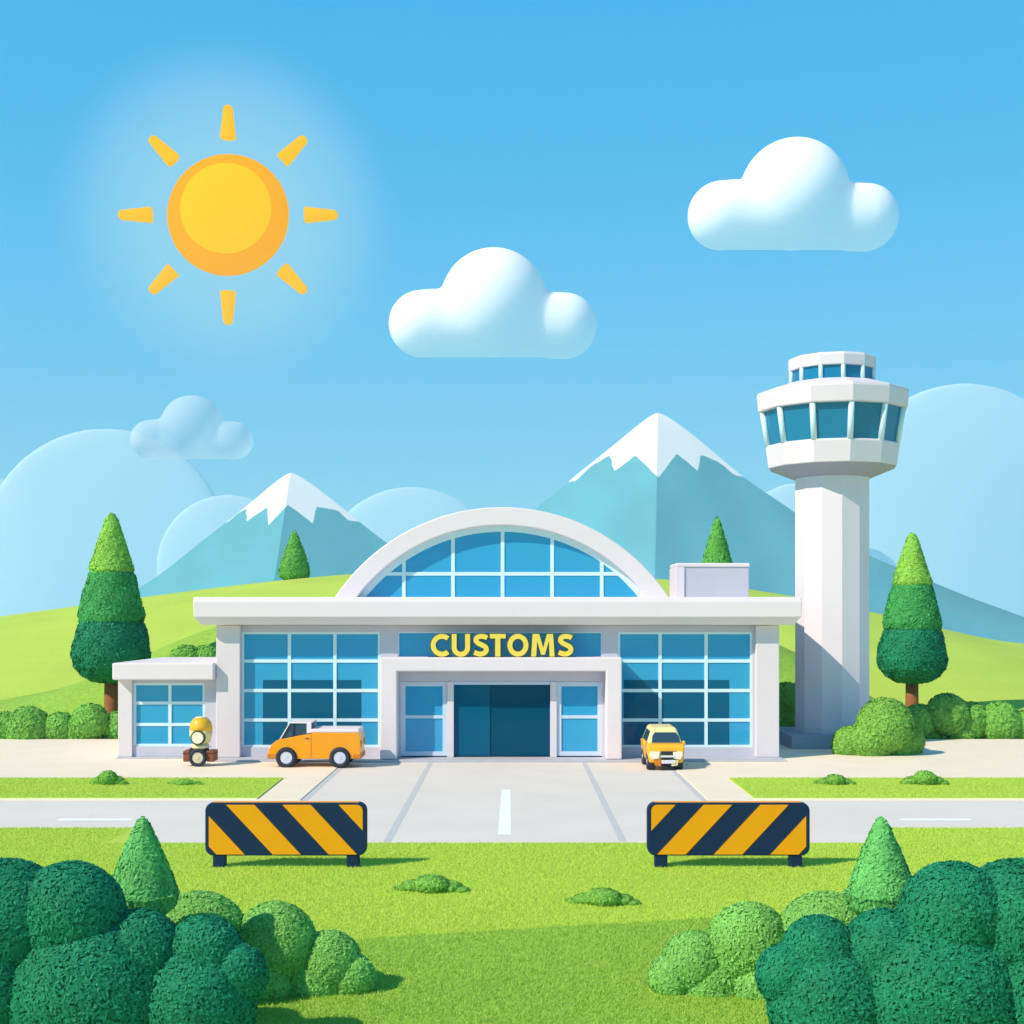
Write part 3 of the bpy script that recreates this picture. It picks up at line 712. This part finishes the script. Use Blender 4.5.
# sign letters
def letters():
    y = PY + .35; d = D(y)
    cx0, cz0 = X(502, d), pt
    t = thing('customs_sign', 'large yellow capital letters reading CUSTOMS standing on the white entrance canopy', 'sign', (cx0, y, cz0))
    P2 = lambda p: (X(380 + .2442 * p[0], d), pt + .035 + (187 - p[1]) * .2442 / F * d)
    def el(cx, cy, rx, ry, a0, a1, n): return [(cx + rx * math.cos(R(a0 + (a1 - a0) * i / n)), cy - ry * math.sin(R(a0 + (a1 - a0) * i / n))) for i in range(n + 1)]
    def smooth(p, it=2):
        for _ in range(it):
            q = [p[0]]
            for a, b in zip(p, p[1:]): q += [(a[0] * .75 + b[0] * .25, a[1] * .75 + b[1] * .25), (a[0] * .25 + b[0] * .75, a[1] * .25 + b[1] * .75)]
            p = q + [p[-1]]
        return p
    W = 20
    S = smooth([(439, 111), (428, 105.5), (411, 104), (395, 110), (392, 122), (402, 133), (418, 140), (434, 149), (437, 163), (427, 174), (411, 178), (398, 175), (386, 170)])
    U = [(304, 95)] + el(331.5, 150, 27.5, 28, 180, 360, 18) + [(359, 95)]
    gl = [('s', el(254, 141, 36, 36.5, 48, 312, 28)), ('s', U), ('s', S),
          ('p', [(450, 95), (515, 95), (515, 113), (493, 113), (493, 187), (472, 187), (472, 113), (450, 113)]),
          ('o', el(565, 141, 33, 36.5, 0, 360, 40)[:-1]),
          ('p', [(619, 187), (625, 95), (652, 95), (668, 152), (684, 95), (709, 95), (715, 187), (695, 187), (691, 124), (675, 180), (660, 180), (644, 124), (639, 187)]),
          ('s', [(x + 346, yy) for x, yy in S])]
    def strip(path, w, closed, y0, y1, ext):
        n = len(path); L = []; Rr = []
        for i, p in enumerate(path):
            a = path[i - 1] if (i > 0 or closed) else p; b = path[(i + 1) % n] if (i < n - 1 or closed) else p
            dx, dy = b[0] - a[0], b[1] - a[1]; q = math.hypot(dx, dy); dx /= q; dy /= q
            e = 0
            if not closed: e = -ext if i == 0 else (ext if i == n - 1 else 0)
            L.append((p[0] - dy * w / 2 + dx * e, p[1] + dx * w / 2 + dy * e)); Rr.append((p[0] + dy * w / 2 + dx * e, p[1] - dx * w / 2 + dy * e))
        mb = MB(); vs = []
        for yy in (y0, y1):
            for q in L + Rr: x, z = P2(q); vs.append((x, yy, z))
        fs = []; m = n if closed else n - 1
        for i in range(m):
            k = (i + 1) % n
            fs += [(i, k, n + k, n + i), (2 * n + i, 3 * n + i, 3 * n + k, 2 * n + k), (i, 2 * n + i, 2 * n + k, k), (n + i, n + k, 3 * n + k, 3 * n + i)]
        if not closed: fs += [(0, n, 3 * n, 2 * n), (n - 1, 3 * n - 1, 4 * n - 1, 2 * n - 1)]
        return mb.add(vs, fs)
    def grow(poly, w):
        out = []; n = len(poly)
        for i in range(n):
            a, p, b = poly[i - 1], poly[i], poly[(i + 1) % n]
            d1 = Vector((p[0] - a[0], p[1] - a[1])).normalized(); d2 = Vector((b[0] - p[0], b[1] - p[1])).normalized()
            n1 = Vector((d1.y, -d1.x)); n2 = Vector((d2.y, -d2.x)); m = n1 + n2; k = w / max(.45, 1 + n1.dot(n2)) 
            out.append((p[0] + m.x * k, p[1] + m.y * k))
        return out
    for kind, path in gl:
        def make(extra, y0, y1):
            if kind == 'p': return MB().prism([P2(q) for q in grow(path, extra / 2)], y0, y1)
            return strip(path, W + extra, kind == 'o', y0, y1, extra / 2)
        f = make(0, y - .05, y + .03).build('letter', M['sign'], t)
        make(8, y + .03, y + .09).build('letter_backing', M['olive'], f)
    MB().box(X(428, d), X(576, d), y + .035, y + .085, pt, pt + .03).build('rail', M['olive'], t)
letters()

# annexe
a_root = thing('annexe', 'small low white annexe with one blue window at the left end of the customs hall', 'building', (X(166, 60.5), 3, 0))
dN = 60.2
ax0, ax1 = X(118, dN), bx0 - .02
azr0, azr1 = Z(680, 59.6), Z(663, 59.6)
MB().box(X(112, 59.6), ax1, -.4, 8, azr0, azr1).build('roof', M['white_trim'], a_root, .07, seg=3)
MB().box(ax0, X(132, dN), .2, .9, .12, azr0 - .003).build('column', M['white'], a_root, .02)
wx0, wx1 = X(134, 60.4), X(205, 60.4); wz0, wz1 = Z(746, 60.4), Z(683, 60.4)
b = MB()
b.box(X(132, dN) + .002, wx0, .32, .8, .12, azr0 - .003); b.box(wx1, ax1, .32, .8, .12, azr0 - .003)
b.box(wx0 + .002, wx1 - .002, .32, .8, .12, wz0); b.box(wx0 + .002, wx1 - .002, .32, .8, wz1, azr0 - .003)
b.box(ax0 + .04, ax0 + .3, .902, 7.8, .05, azr0 - .003); b.box(ax0 + .3, ax1, 7.5, 7.8, .05, azr0 - .003)
b.build('wall', M['grey_wall'], a_root, .012)
MB().box(ax0 + .31, ax1, 1.6, 1.8, .05, azr0 - .01).build('inner_wall', M['wall_in'], a_root)
MB().box(ax0 - .06, ax1 - .1, .02, .85, 0, .118).build('plinth', M['kerb'], a_root, .02)
window(a_root, wx0, wx1, wz0, wz1, .44, [X(170, 60.4)], [Z(703, 60.4), Z(724.5, 60.4)], fw=.1, mw=.07)

# ------------------------------------------------------------------ control tower
TY = 7.0; dT = D(TY); sT = F / dT; tx = X(832, dT)
tw = thing('control_tower', 'tall white twelve sided airport control tower with two glazed decks', 'tower', (tx, TY, 0))
PH0 = math.pi / 12
PH = math.pi / 12 - math.atan2(tx, dT)
def ring(r0, z0, r1, z1): return [(r0, z0), (r1, z1)]
def rr(p): return p / sT / math.cos(PH0) * .955
def zt_(py, rp=0): return CAMZ + (HOR - py) / F * (dT - .98 * rp / sT)
C0 = (tx, TY, 0)
MB().box(tx - 2.6, tx + 2.6, TY - 2.6, TY + 2.6, 0, .7).build('base', M['plinth'], tw, .05)
def tier(name, pts, m, bev=0.0):
    pr = [(0, zt_(pts[0][1], pts[0][0]))] + [(rr(r), zt_(py, r)) for r, py in pts] + [(0, zt_(pts[-1][1], pts[-1][0]))]
    MB().lathe(pr, C0, 12, 0, False, PH).build(name, M[m], tw, bev)
ztop = zt_(474, 37)
MB().lathe([(0, .69), (rr(37.5), .69), (rr(37.5), ztop), (0, ztop)], C0, 12, 0, False, PH).build('shaft', M['tower'], tw, .02)
tier('corbel', [(38, 475), (64, 461)], 'tower_under_shade')
tier('lower_band', [(64.5, 461.2), (67.5, 439), (66, 437.5)], 'tower', .04)
def glazed(r0, py0, r1, py1, fw, name):
    z0, z1 = zt_(py0, r0), zt_(py1, r1)
    f = MB().lathe([(rr(r0) * .985, z0), (rr(r1) * .985, z1)], C0, 12, 0, False, PH).build(name, M['glass_dark'], tw)
    for i in range(12):
        a = PH + 2 * math.pi * i / 12; a0, a1 = rr(r0), rr(r1)
        MB().tube((tx + a0 * math.cos(a), TY + a0 * math.sin(a), z0), (tx + a1 * math.cos(a), TY + a1 * math.sin(a), z1), fw, n=8).build('mullion', M['frame'], f)
glazed(65, 438.5, 71, 399, .15, 'deck_window')
tier('core', [(40, 437), (40, 399)], 'screen')
tier('upper_band', [(75, 400.5), (76.5, 384), (75.5, 381), (48, 377)], 'tower', .05)
glazed(41.5, 379, 41.5, 361, .11, 'upper_window')
tier('upper_core', [(30, 379), (30, 361)], 'screen')
tier('cap', [(44, 363.5), (44.5, 353.5), (43, 351)], 'tower', .04)

# ------------------------------------------------------------------ trees
def big_tree(label, px, depth):
    s = F / depth; x = X(px, depth); y = CAMY + depth; z0 = tz(x, y) - .1
    t = thing('conifer', label, 'tree', (x, y, z0), 'tall tiered conifers beside the building')
    def pr(tab): return [(r / s, Z(py, depth) - 0) for py, r in tab]
    c = (x, y, 0)
    tr = MB(); zc = Z(670, depth)
    tr.lathe([(8.0 / s, z0 - .2), (7.3 / s, z0 + .5), (6.8 / s, zc), (0, zc)], c, 14)
    tr.build('trunk', M['bark'], t)
    sz = .13
    t3 = [(612, 25), (625, 32), (640, 36), (655, 38.3), (666, 36), (675, 29), (681, 19), (684, 0)]
    t2 = [(562, 15), (575, 22.5), (600, 28.8), (614, 32), (621, 31), (627, 24), (631, 13), (632, 0)]
    t1 = [(513, .3), (514.5, 3), (519, 6), (540, 12.8), (558, 18.5), (569, 21.8), (574, 20), (578, 12), (580, 0)]
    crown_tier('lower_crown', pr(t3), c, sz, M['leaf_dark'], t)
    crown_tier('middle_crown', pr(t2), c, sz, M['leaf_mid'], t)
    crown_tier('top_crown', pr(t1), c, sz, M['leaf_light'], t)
    return t
ta = big_tree('tall three tiered conifer standing behind the small annexe', 111.5, 80)
tb = copy_tree(ta)
tb['label'] = 'three tiered conifer right of the control tower, the slightly shorter one'
x = X(912, 80); tb.location = (x, 20, Z(713, 80) - (Z(714, 80) - ta.location.z) * .885); tb.scale = (.885,) * 3; tb.rotation_euler.z = 2.0
tb.location.z = Z(533, 80) - (Z(513, 80) - ta.location.z) * .885

def cone_tree(name, label, px, depth, apex, wide, base, r, m, group, trunk_z, size, split=None):
    s = F / depth; x = X(px, depth); y = CAMY + depth
    t = thing(name, label, 'tree', (x, y, trunk_z), group)
    H = base - apex; c = (x, y, 0)
    tab = [(apex, .02 * r), (apex + .02 * H, .1 * r), (apex + .07 * H, .2 * r), (apex + .3 * H, .5 * r), (apex + .55 * H, .79 * r), (apex + .72 * H, .95 * r), (wide, r), (wide + (base - wide) * .45, .9 * r), (wide + (base - wide) * .8, .6 * r), (base, 0)]
    crown_tier('crown', [(q / s, Z(py, depth)) for py, q in tab], c, size, m, t)
    MB().lathe([(.13 * r / s, trunk_z - .15), (.1 * r / s, Z(base - 8, depth)), (0, Z(base - 8, depth))], c, 10).build('trunk', M['bark'], t)
    return t
dh = 131.5
xh = X(294.5, dh); zg = tz(xh, CAMY + dh)
h1 = cone_tree('hilltop_tree', 'small green conical tree on the hill in front of the left snowy mountain', 294.5, dh, 531, 574, 582, 15.5, M['leaf_hill'], 'small conical trees on the hill', zg, .2)
h2 = copy_tree(h1); k = 1.2
h2['label'] = 'small green conical tree behind the white roof plant box'
h2.scale = (1.12, 1.12, 1.45); h2.location = (X(717, dh), CAMY + dh, Z(518, dh) - (Z(531, dh) - h1.location.z) * 1.45); h2.rotation_euler.z = 1.1

def hedge(name, label, cat, depth, lobes, m, size, group=None, yspread=.6, floor=0.0, squash=1.0):
    s = F / depth
    L = []
    for i, (px, py, r) in enumerate(lobes):
        yo = ((i * 37) % 11 / 11.0 - .5) * yspread
        L.append((X(px, depth), CAMY + depth + yo, Z(py, depth), r / s, r / s * .85, r / s * squash))
    cx = sum(l[0] for l in L) / len(L)
    o = lobes_foliage(name, L, size, m, None, (cx, CAMY + depth, floor), floor)
    return tag(o, label, cat, group)
GF = 'clipped bushes in the foreground corners'
for mir, side in ((False, 'left'), (True, 'right')):
    f = (lambda p: 1024 - p) if mir else (lambda p: p)
    near = 'left' if not mir else 'right'
    hedge('bush', f'dark green lobed bush filling the bottom {near} corner of the lawn', 'bush', 20,
          [(f(p), q, r) for p, q, r in ((72, 916, 55), (138, 956, 47), (204, 955, 39), (237, 974, 32), (5, 925, 66), (90, 1000, 92), (195, 1005, 62), (-30, 990, 90))], M['leaf_dark'], .045, GF, yspread=.15)
    hedge('bush', f'mid green lobed bush at the inner edge of the dark bottom {near} bush', 'bush', 23.2,
          [(f(p), q, r) for p, q, r in ((199, 943, 52), (275, 944, 42), (329, 964, 33), (352, 977, 24), (250, 985, 52), (312, 985, 36))], M['leaf_soft'], .045, GF, yspread=.12)
    cone_tree('conical_shrub', f'pointed green conical shrub rising behind the dark bush in the bottom {near} corner', f(142.5), 21.6, 817, 893, 922, 36, M['leaf_cone'], 'conical shrubs in the foreground corners', 0, .045)

# bushes along the back of the pavement
GB = 'bushes along the foot of the hill'
hedge('bush', 'green rounded bush left of the small annexe at the foot of the hill', 'bush', 70.5, [(92, 722, 19), (60, 730, 18), (118, 728, 17), (30, 728, 22), (75, 734, 16), (5, 730, 18), (140, 732, 16)], M['leaf_hedge'], .15, GB)
hedge('bush', 'green bush peeking above the annexe roof against the hill', 'bush', 79, [(188, 664, 19), (207, 662, 17), (172, 675, 18), (222, 670, 18), (190, 695, 26), (215, 690, 26), (190, 712, 20), (214, 712, 20)], M['leaf_hedge'], .15, GB, floor=.1)
hedge('bush', 'dark green bush seen in the gap between the customs hall and the tower', 'bush', 72, [(786, 700, 18), (782, 715, 20), (800, 715, 18), (772, 722, 18), (790, 728, 16)], M['leaf_hedge'], .15, GB)
hedge('bush', 'green rounded bush below the right conifer at the edge of the paving', 'bush', 70.5, [(945, 714, 21), (918, 722, 18), (970, 722, 20), (898, 728, 16), (1000, 724, 22), (930, 733, 14), (960, 733, 14), (1025, 728, 18)], M['leaf_hedge'], .15, GB)
hedge('bush', 'large bright green rounded bush in front of the tower base', 'bush', 62.2, [(882, 725, 28), (849, 744, 18), (909, 742, 17), (868, 741, 23), (896, 746, 16)], M['leaf_bush'], .1, GB, yspread=.9)
# low clumps on the verges and lawn
GC = 'low leafy clumps in the grass'
for px, py, wd, hh, lab in ((107, 787, 19, 15, 'low leafy clump on the left verge near the annexe'),
                            (184, 787, 18, 5, 'flat leafy patch standing for a shadow spot on the left verge, in front of the scooter'),  # flat clump laid as the shadow spot on the verge
                            (836, 787, 20, 11, 'low leafy clump on the right verge nearest the road'),
                            (926, 787, 23, 15, 'low leafy clump on the right verge near the frame edge'),
                            (431, 892, 37, 18, 'low leafy clump on the front lawn nearer the left barrier'),
                            (604, 905, 36, 17, 'low leafy clump on the front lawn nearer the right barrier')):
    d = ground_depth(py); s = F / d; z0 = .09 if py < 800 else 0
    lob = [(0, .42, .5, .5), (-.45, .22, .4, .3), (.45, .22, .4, .32), (.78, .1, .24, .16), (-.78, .1, .24, .16), (-.15, .5, .28, .4)]
    L = [(X(px, d) + a * wd / s, CAMY + d + .2 + ((i * 5) % 3 - 1) * .1, z0 + q * hh / s * .9, r * wd / s, r * wd / s * .9, rz * hh / s * 1.05) for i, (a, q, r, rz) in enumerate(lob)]
    o = lobes_foliage('grass_clump', L, .055 if py > 800 else .07, M['leaf_bush'], None, (X(px, d), CAMY + d, z0), z0, 2.2)
    tag(o, lab, 'shrub', GC)

# ------------------------------------------------------------------ striped barriers
def clip(poly, a, b, c):
    out = []
    for (x0, y0), (x1, y1) in zip(poly, poly[1:] + poly[:1]):
        d0 = a * x0 + b * y0 + c; d1 = a * x1 + b * y1 + c
        if d0 >= 0: out.append((x0, y0))
        if (d0 >= 0) != (d1 >= 0):
            t = d0 / (d0 - d1); out.append((x0 + (x1 - x0) * t, y0 + (y1 - y0) * t))
    return out
def rrect(x0, x1, z0, z1, r, n=8):
    P = []
    for cx, cz, a0 in ((x1 - r, z0 + r, -90), (x1 - r, z1 - r, 0), (x0 + r, z1 - r, 90), (x0 + r, z0 + r, 180)):
        P += [(cx + r * math.cos(R(a0 + 90 * i / n)), cz + r * math.sin(R(a0 + 90 * i / n))) for i in range(n + 1)]
    return P
def barrier(label, x0p, x1p, mirror):
    d = ground_depth(867); y = CAMY + d; s = F / d
    x0, x1 = X(x0p, d), X(x1p, d); z0, z1 = Z(855, d), Z(802, d)
    t = thing('barrier', label, 'barrier', ((x0 + x1) / 2, y, 0), 'striped road barriers on the front lawn')
    MB().prism(rrect(x0, x1, z0, z1, .22), y - .11, y + .14).build('board', M['navy'], t, .025)
    pan = rrect(x0 + .1, x1 - .1, z0 + .035, z1 - .055, .16)
    W = x1 - x0; H = z1 - z0; per = W * (160 / 460.0); sl = 140 / 150.0
    for side, yy, th in ((-1, y - .11, -.012), (1, y + .14, .012)):
        b = MB(); e = MB()
        for k in range(-2, 4):
            # yellow bands, leaning down to the right (left barrier)
            a0 = x0 + W * (55 / 460.0) + k * per; a1 = a0 + per * .5
            def half(poly, xa, sign):
                # line through (xa, z1) running to (xa + sl*H, z0)
                if mirror: xm_ = x0 + x1 - xa; return clip(poly, -sign, -sign * (-sl) * 1.0 * -1 * -1 if False else sign * sl, sign * (xm_ - sl * z1)) if False else clip(poly, -sign, sign * sl, sign * (xm_ - sl * z1))
                return clip(poly, sign, sign * sl, sign * (-xa - sl * z1))
            q = half(pan, a0, 1); q = half(q, a1, -1) if q else q
            if len(q) > 2: b.prism(q, yy, yy + th)
            q2 = half(pan, a0 - .035, 1); q2 = half(q2, a1 + .035, -1) if q2 else q2
            if len(q2) > 2: e.prism(q2, yy, yy + th * .5)
        b.build('stripes', M['orange'], t); e.build('stripe_edging', M['stripe_edge'], t)
    MB().box(x0 + .2, x1 - .2, y - .07, y + .1, z1 - .012, z1 + .012).build('top_strip', M['orange'], t, .01)
    for xx in (x0 + .36, x1 - .36):
        MB().box(xx - .17, xx + .17, y - .09, y + .12, 0, z0 + .02).build('leg', M['navy'], t, .04)
    return t
barrier('navy and orange striped barrier left of the road, stripes sloping down to the right', 206, 367, False)
barrier('navy and orange striped barrier right of the road, stripes sloping down to the left', 647, 809, True)

# ------------------------------------------------------------------ orange van, side on
def wheel(parent, c, r, wd, axis, tyre='dark', hub='rim', out=-1):
    b = MB(); ax = Vector((0, 1, 0)) if axis == 'y' else Vector((1, 0, 0))
    c = Vector(c)
    prof = [(r * .62, wd * .5), (r * .9, wd * .5), (r, wd * .36), (r, -wd * .36), (r * .9, -wd * .5), (r * .62, -wd * .5)]
    n = 32; vs = []
    for rad, o in prof:
        for i in range(n):
            a = 2 * math.pi * i / n
            p = (rad * math.cos(a), o, rad * math.sin(a)) if axis == 'y' else (o, rad * math.cos(a), rad * math.sin(a))
            vs.append(c + Vector(p))
    k = len(prof); b.add(vs, [(j * n + i, j * n + (i + 1) % n, ((j + 1) % k) * n + (i + 1) % n, ((j + 1) % k) * n + i) for j in range(k) for i in range(n)], 0, True)
    w_ = b.build('wheel', M[tyre], parent)
    h = MB(); h.tube(c - ax * wd * .42, c + ax * wd * .42, r * .63, n=28)
    h.tube(c - ax * wd * .5, c + ax * wd * .5, r * .2, n=16)
    h.build('rim', M[hub], w_, .01)
    return w_
def side_van():
    s = .0088; yN = -3.35; yF = -1.65; d = D(yN); x00 = X(267.5, d); sc = d / F * .1945
    u = lambda c: x00 + (c - 466) * sc
    v = lambda c: .05 + (333 - c) * sc
    t = thing('van', 'orange van with white load cover parked side on by the left windows', 'van', (u(700), (yN + yF) / 2, .05))
    body = [(470, 290), (466, 280), (466, 258), (472, 240), (486, 216), (506, 199), (530, 189), (560, 184), (620, 172), (692, 160), (692, 154), (936, 154), (942, 170), (944, 230), (942, 275), (934, 290)]
    MB().prism([(u(a), v(c)) for a, c in body], yN + .03, yF - .03).build('body', M['van'], t, .06, seg=3)
    MB().prism([(u(a), v(c)) for a, c in ((688, 154.5), (938, 154.5), (937, 140), (930, 136), (690, 136))], yN + .02, yF - .02).build('load_cover', M['white_trim'], t, .04, seg=3)
    cab = [(532, 187), (578, 108), (668, 108), (668, 164), (620, 171)]
    cw = MB().prism([(u(a), v(c)) for a, c in cab], yN + .13, yF - .13).build('cab_window', M['glass_car'], t)
    MB().prism([(u(a), v(c)) for a, c in ((572, 108), (576, 102), (690, 102), (692, 108))], yN + .08, yF - .08).build('cab_roof', M['white_trim'], t, .02)
    for yy in (yN + .07, yF - .13):
        MB().prism([(u(a), v(c)) for a, c in ((666, 107), (690, 107), (690, 156), (666, 160))], yy, yy + .06).build('pillar', M['white_trim'], t, .01)
        MB().prism([(u(a), v(c)) for a, c in ((526, 188), (533, 187), (580, 107), (574, 107))], yy, yy + .05).build('windscreen_pillar', M['white_trim'], t)
        MB().prism([(u(a), v(c)) for a, c in ((592, 176), (597, 175), (601, 108), (597, 108))], yy + .01, yy + .05).build('window_divider', M['dark'], t)
    for yy, o in ((yN + .024, 0), (yF - .034, 0)):
        dr = MB().prism([(u(a), v(c)) for a, c in ((588, 181), (686, 165), (686, 284), (625, 284), (612, 250), (592, 232))], yy, yy + .012).build('door', M['van'], t, .004)
        MB().box(u(660), u(680), yy - .012, yy + .02, v(188), v(183)).build('handle', M['dark'], dr)
        MB().box(u(689), u(692), yy + .001, yy + .011, v(286), v(156)).build('door_seam', M['van_deep'], t)
    for a0, a1 in ((463, 512), (905, 947)):
        MB().box(u(a0), u(a1), yN + .0, yF - .0, v(290), v(264)).build('bumper', M['van_deep'], t, .04, seg=3)
    for yy in (yN + .1, yF - .38):
        MB().ball((u(479), yy + .14, v(236)), .07, .13, .09).build('headlight', M['lamp'], t)
        MB().box(u(938), u(947), yy, yy + .2, v(230), v(195)).build('tail_light', M['van_deep'], t, .02)
    for cx in (563, 838):
        for yy in (yN + .1, yF - .1):
            MB().tube((u(cx), yy - .085, v(284)), (u(cx), yy + .085, v(284)), 55 * sc, n=32).build('wheel_arch', M['dark'], t)
            wheel(t, (u(cx), yy + (-.09 if yy < -2.5 else .09), v(282.5)), 50.5 * sc, .2, 'y')
side_van()

# ------------------------------------------------------------------ yellow van, front on
def front_van():
    d = 55.6; y0 = CAMY + d; k = d / F * .119; cx = X(666.4, d); gz = .02
    u = lambda c: cx + (c - 326) * k
    v = lambda c: gz + (566 - c) * k
    yB = y0 + 3.0
    t = thing('van', 'yellow van facing the viewer, parked right of the entrance', 'van', (cx, (y0 + yB) / 2, gz))
    # lower body: front outline lofted back
    sec = [(180, 500), (172, 440), (166, 345), (486, 345), (482, 440), (470, 500)]
    b = MB(); vs = []
    for yy, dz in ((y0 + .06, 18), (y0 + .3, 0), (yB - .1, -4), (yB, 8)):
        for a, c in sec:
            cc = c + (dz if c < 400 else 0); aa = 326 + (a - 326) * (.97 if yy < y0 + .2 else 1); vs.append((u(aa), yy, v(cc)))
    n = 6; fs = [(j * n + i, j * n + (i + 1) % n, (j + 1) * n + (i + 1) % n, (j + 1) * n + i) for j in range(3) for i in range(n)]
    b.add(vs, fs + [tuple(range(n)), tuple(range(4 * n - 1, 3 * n - 1, -1))]).build('body', M['yellow'], t, .07, seg=3)
    # greenhouse
    def frus(b, y0a, y0b, y1a, y1b, a0, a1, t0, t1, cb, ct):
        vs = [(u(a0), y0a, v(cb)), (u(a1), y0a, v(cb)), (u(a1), y1a, v(cb)), (u(a0), y1a, v(cb)), (u(t0), y0b, v(ct)), (u(t1), y0b, v(ct)), (u(t1), y1b, v(ct)), (u(t0), y1b, v(ct))]
        return b.add(vs, [(0, 1, 5, 4), (1, 2, 6, 5), (2, 3, 7, 6), (3, 0, 4, 7), (4, 5, 6, 7), (3, 2, 1, 0)])
    frus(MB(), y0 + .55, y0 + 1.0, yB - .05, yB - .2, 176, 476, 226, 432, 348, 216).build('cab_roof', M['cream'], t, .1, seg=3)
    sl = .45 / ((348 - 216) * k)
    def fy(c): return y0 + .55 + (348 - c) * k * sl
    wp = [(215, 338), (456, 338), (448, 285), (424, 256), (246, 256), (224, 285)]
    vs = [(u(a), fy(c) - .012, v(c)) for a, c in wp] + [(u(a), fy(c) + .03, v(c)) for a, c in wp]
    MB().add(vs, [tuple(range(6)), tuple(range(11, 5, -1))] + [(i, (i + 1) % 6, (i + 1) % 6 + 6, i + 6) for i in range(6)]).build('windscreen', M['glass_car'], t)
    for sgn in (-1, 1):                                   # side windows follow the sloping flank
        def sx_(c): 
            tt = (348 - c) / 132.0; return (326 + sgn * (150 - 47 * tt)) if sgn > 0 else (326 - (150 - 50 * tt))
        q = [(y0 + .9, 335), (yB - .3, 335), (yB - .4, 250), (y0 + 1.08, 250)]
        vs = [(u(sx_(c)) + sgn * .008, yy, v(c)) for yy, c in q] + [(u(sx_(c)) - sgn * .03, yy, v(c)) for yy, c in q]
        MB().add(vs, [(0, 1, 2, 3), (7, 6, 5, 4)] + [(i, (i + 1) % 4, (i + 1) % 4 + 4, i + 4) for i in range(4)]).build('side_window', M['glass_car'], t)
        m = 326 + sgn * 165
        MB().ball((u(m), y0 + .75, v(345)), .08, .07, .1).build('mirror', M['yellow'], t)
        MB().prism([(u(326 + sgn * a), v(c)) for a, c in ((54, 405), (138, 402), (140, 440), (118, 472), (60, 462))], y0 - .02, y0 + .09).build('headlight', M['lamp'], t, .03)
        MB().prism([(u(326 + sgn * a), v(c)) for a, c in ((40, 472), (100, 476), (96, 520), (44, 528))], y0 + .0, y0 + .2).build('fog_lamp_panel', M['van_deep'] if sgn < 0 else M['cream'], t, .02)
    MB().box(u(282), u(414), y0 + .0, y0 + .1, v(430), v(402)).build('grille', M['dark'], t, .01)
    MB().box(u(278), u(406), y0 - .03, y0 + .09, v(452), v(436)).build('grille_bar', M['chrome'], t, .01)
    MB().box(u(284), u(402), y0 + .0, y0 + .08, v(472), v(455)).build('lower_grille', M['dark'], t, .01)
    MB().box(u(286), u(404), y0 - .04, y0 + .1, v(505), v(475)).build('bumper', M['chrome'], t, .03)
    for yy in (y0 + .5, yB - .55):
        for a in (206, 436):
            wheel(t, (u(a), yy, gz + .37), .37, .36, 'x')
    MB().tube((u(206), yB - .55, gz + .37), (u(436), yB - .55, gz + .37), .12).build('axle', M['dark'], t)
    MB().box(u(300), u(390), y0 + .3, yB - .4, v(535), v(500)).build('underbody', M['dark'], t)
front_van()

# ------------------------------------------------------------------ small domed scooter
def scooter():
    d = 57.0; y = CAMY + d; k = d / F * .0781; cx = X(198.3, d); gz = .05
    u = lambda c: cx + (c - 362) * k
    v = lambda c: gz + (862 - c) * k
    t = thing('scooter', 'small domed yellow and cream scooter with brown side boxes and dark front wheel', 'scooter', (cx, y, gz))
    wheel(t, (u(360), y - .02, gz + .385), .385, .22, 'y', hub='hub')
    MB().prism([(u(a), v(c)) for a, c in ((245, 630), (470, 630), (470, 740), (445, 790), (270, 790), (245, 740))], y + .02, y + .5).build('mudguard', M['dark'], t, .03)
    for s_ in (-1, 1):
        b0, b1 = (165, 250) if s_ < 0 else (465, 562)
        bx = MB().box(u(b0), u(b1), y + .0, y + .8, v(803), v(662)).build('side_box', M['brown'], t, .04, seg=3)
        MB().box(u(b0) - .008, u(b1) + .008, y - .008, y + .808, v(700), v(692)).build('strap', M['dark'], bx)
        MB().tube((u(362), y + .1, v(600)), (u(362 + s_ * 160), y + .05, v(612)), .025).build('handlebar', M['rim'], t)
    MB().lathe([(0, v(640)), (.36, v(640)), (.4, v(615)), (.36, v(585)), (0, v(580))], (u(366), y + .3, 0), 28).build('cowl', M['cream'], t)
    prof = [(.30, v(590)), (.42, v(540)), (.475, v(470)), (.485, v(400))]
    MB().lathe([(0, v(592))] + prof + [(0, v(398))], (u(370), y + .35, 0), 32).build('shell', M['cream'], t)
    dome = [(.49, v(408)), (.48, v(350)), (.43, v(300)), (.34, v(262)), (.2, v(238)), (0, v(230))]
    MB().lathe([(.47, v(410))] + dome, (u(372), y + .35, 0), 32).build('dome', M['yellow'], t)
    MB().lathe([(0, v(250)), (.28, v(249)), (.22, v(236)), (0, v(226))], (u(372), y + .35, 0), 28).build('dome_cap', M['cream'], t)
    c = (u(364), v(492)); 
    def disc(r, ya, yb, n=32): return MB().prism([(c[0] + r * math.cos(2 * math.pi * i / n), c[1] + r * math.sin(2 * math.pi * i / n)) for i in range(n)], ya, yb)
    lr = disc(.32, y - .16, y + .1).build('lamp_rim', M['olive'], t, .015)
    disc(.25, y - .19, y - .15).build('lens', M['lamp'], lr, .01)
scooter()
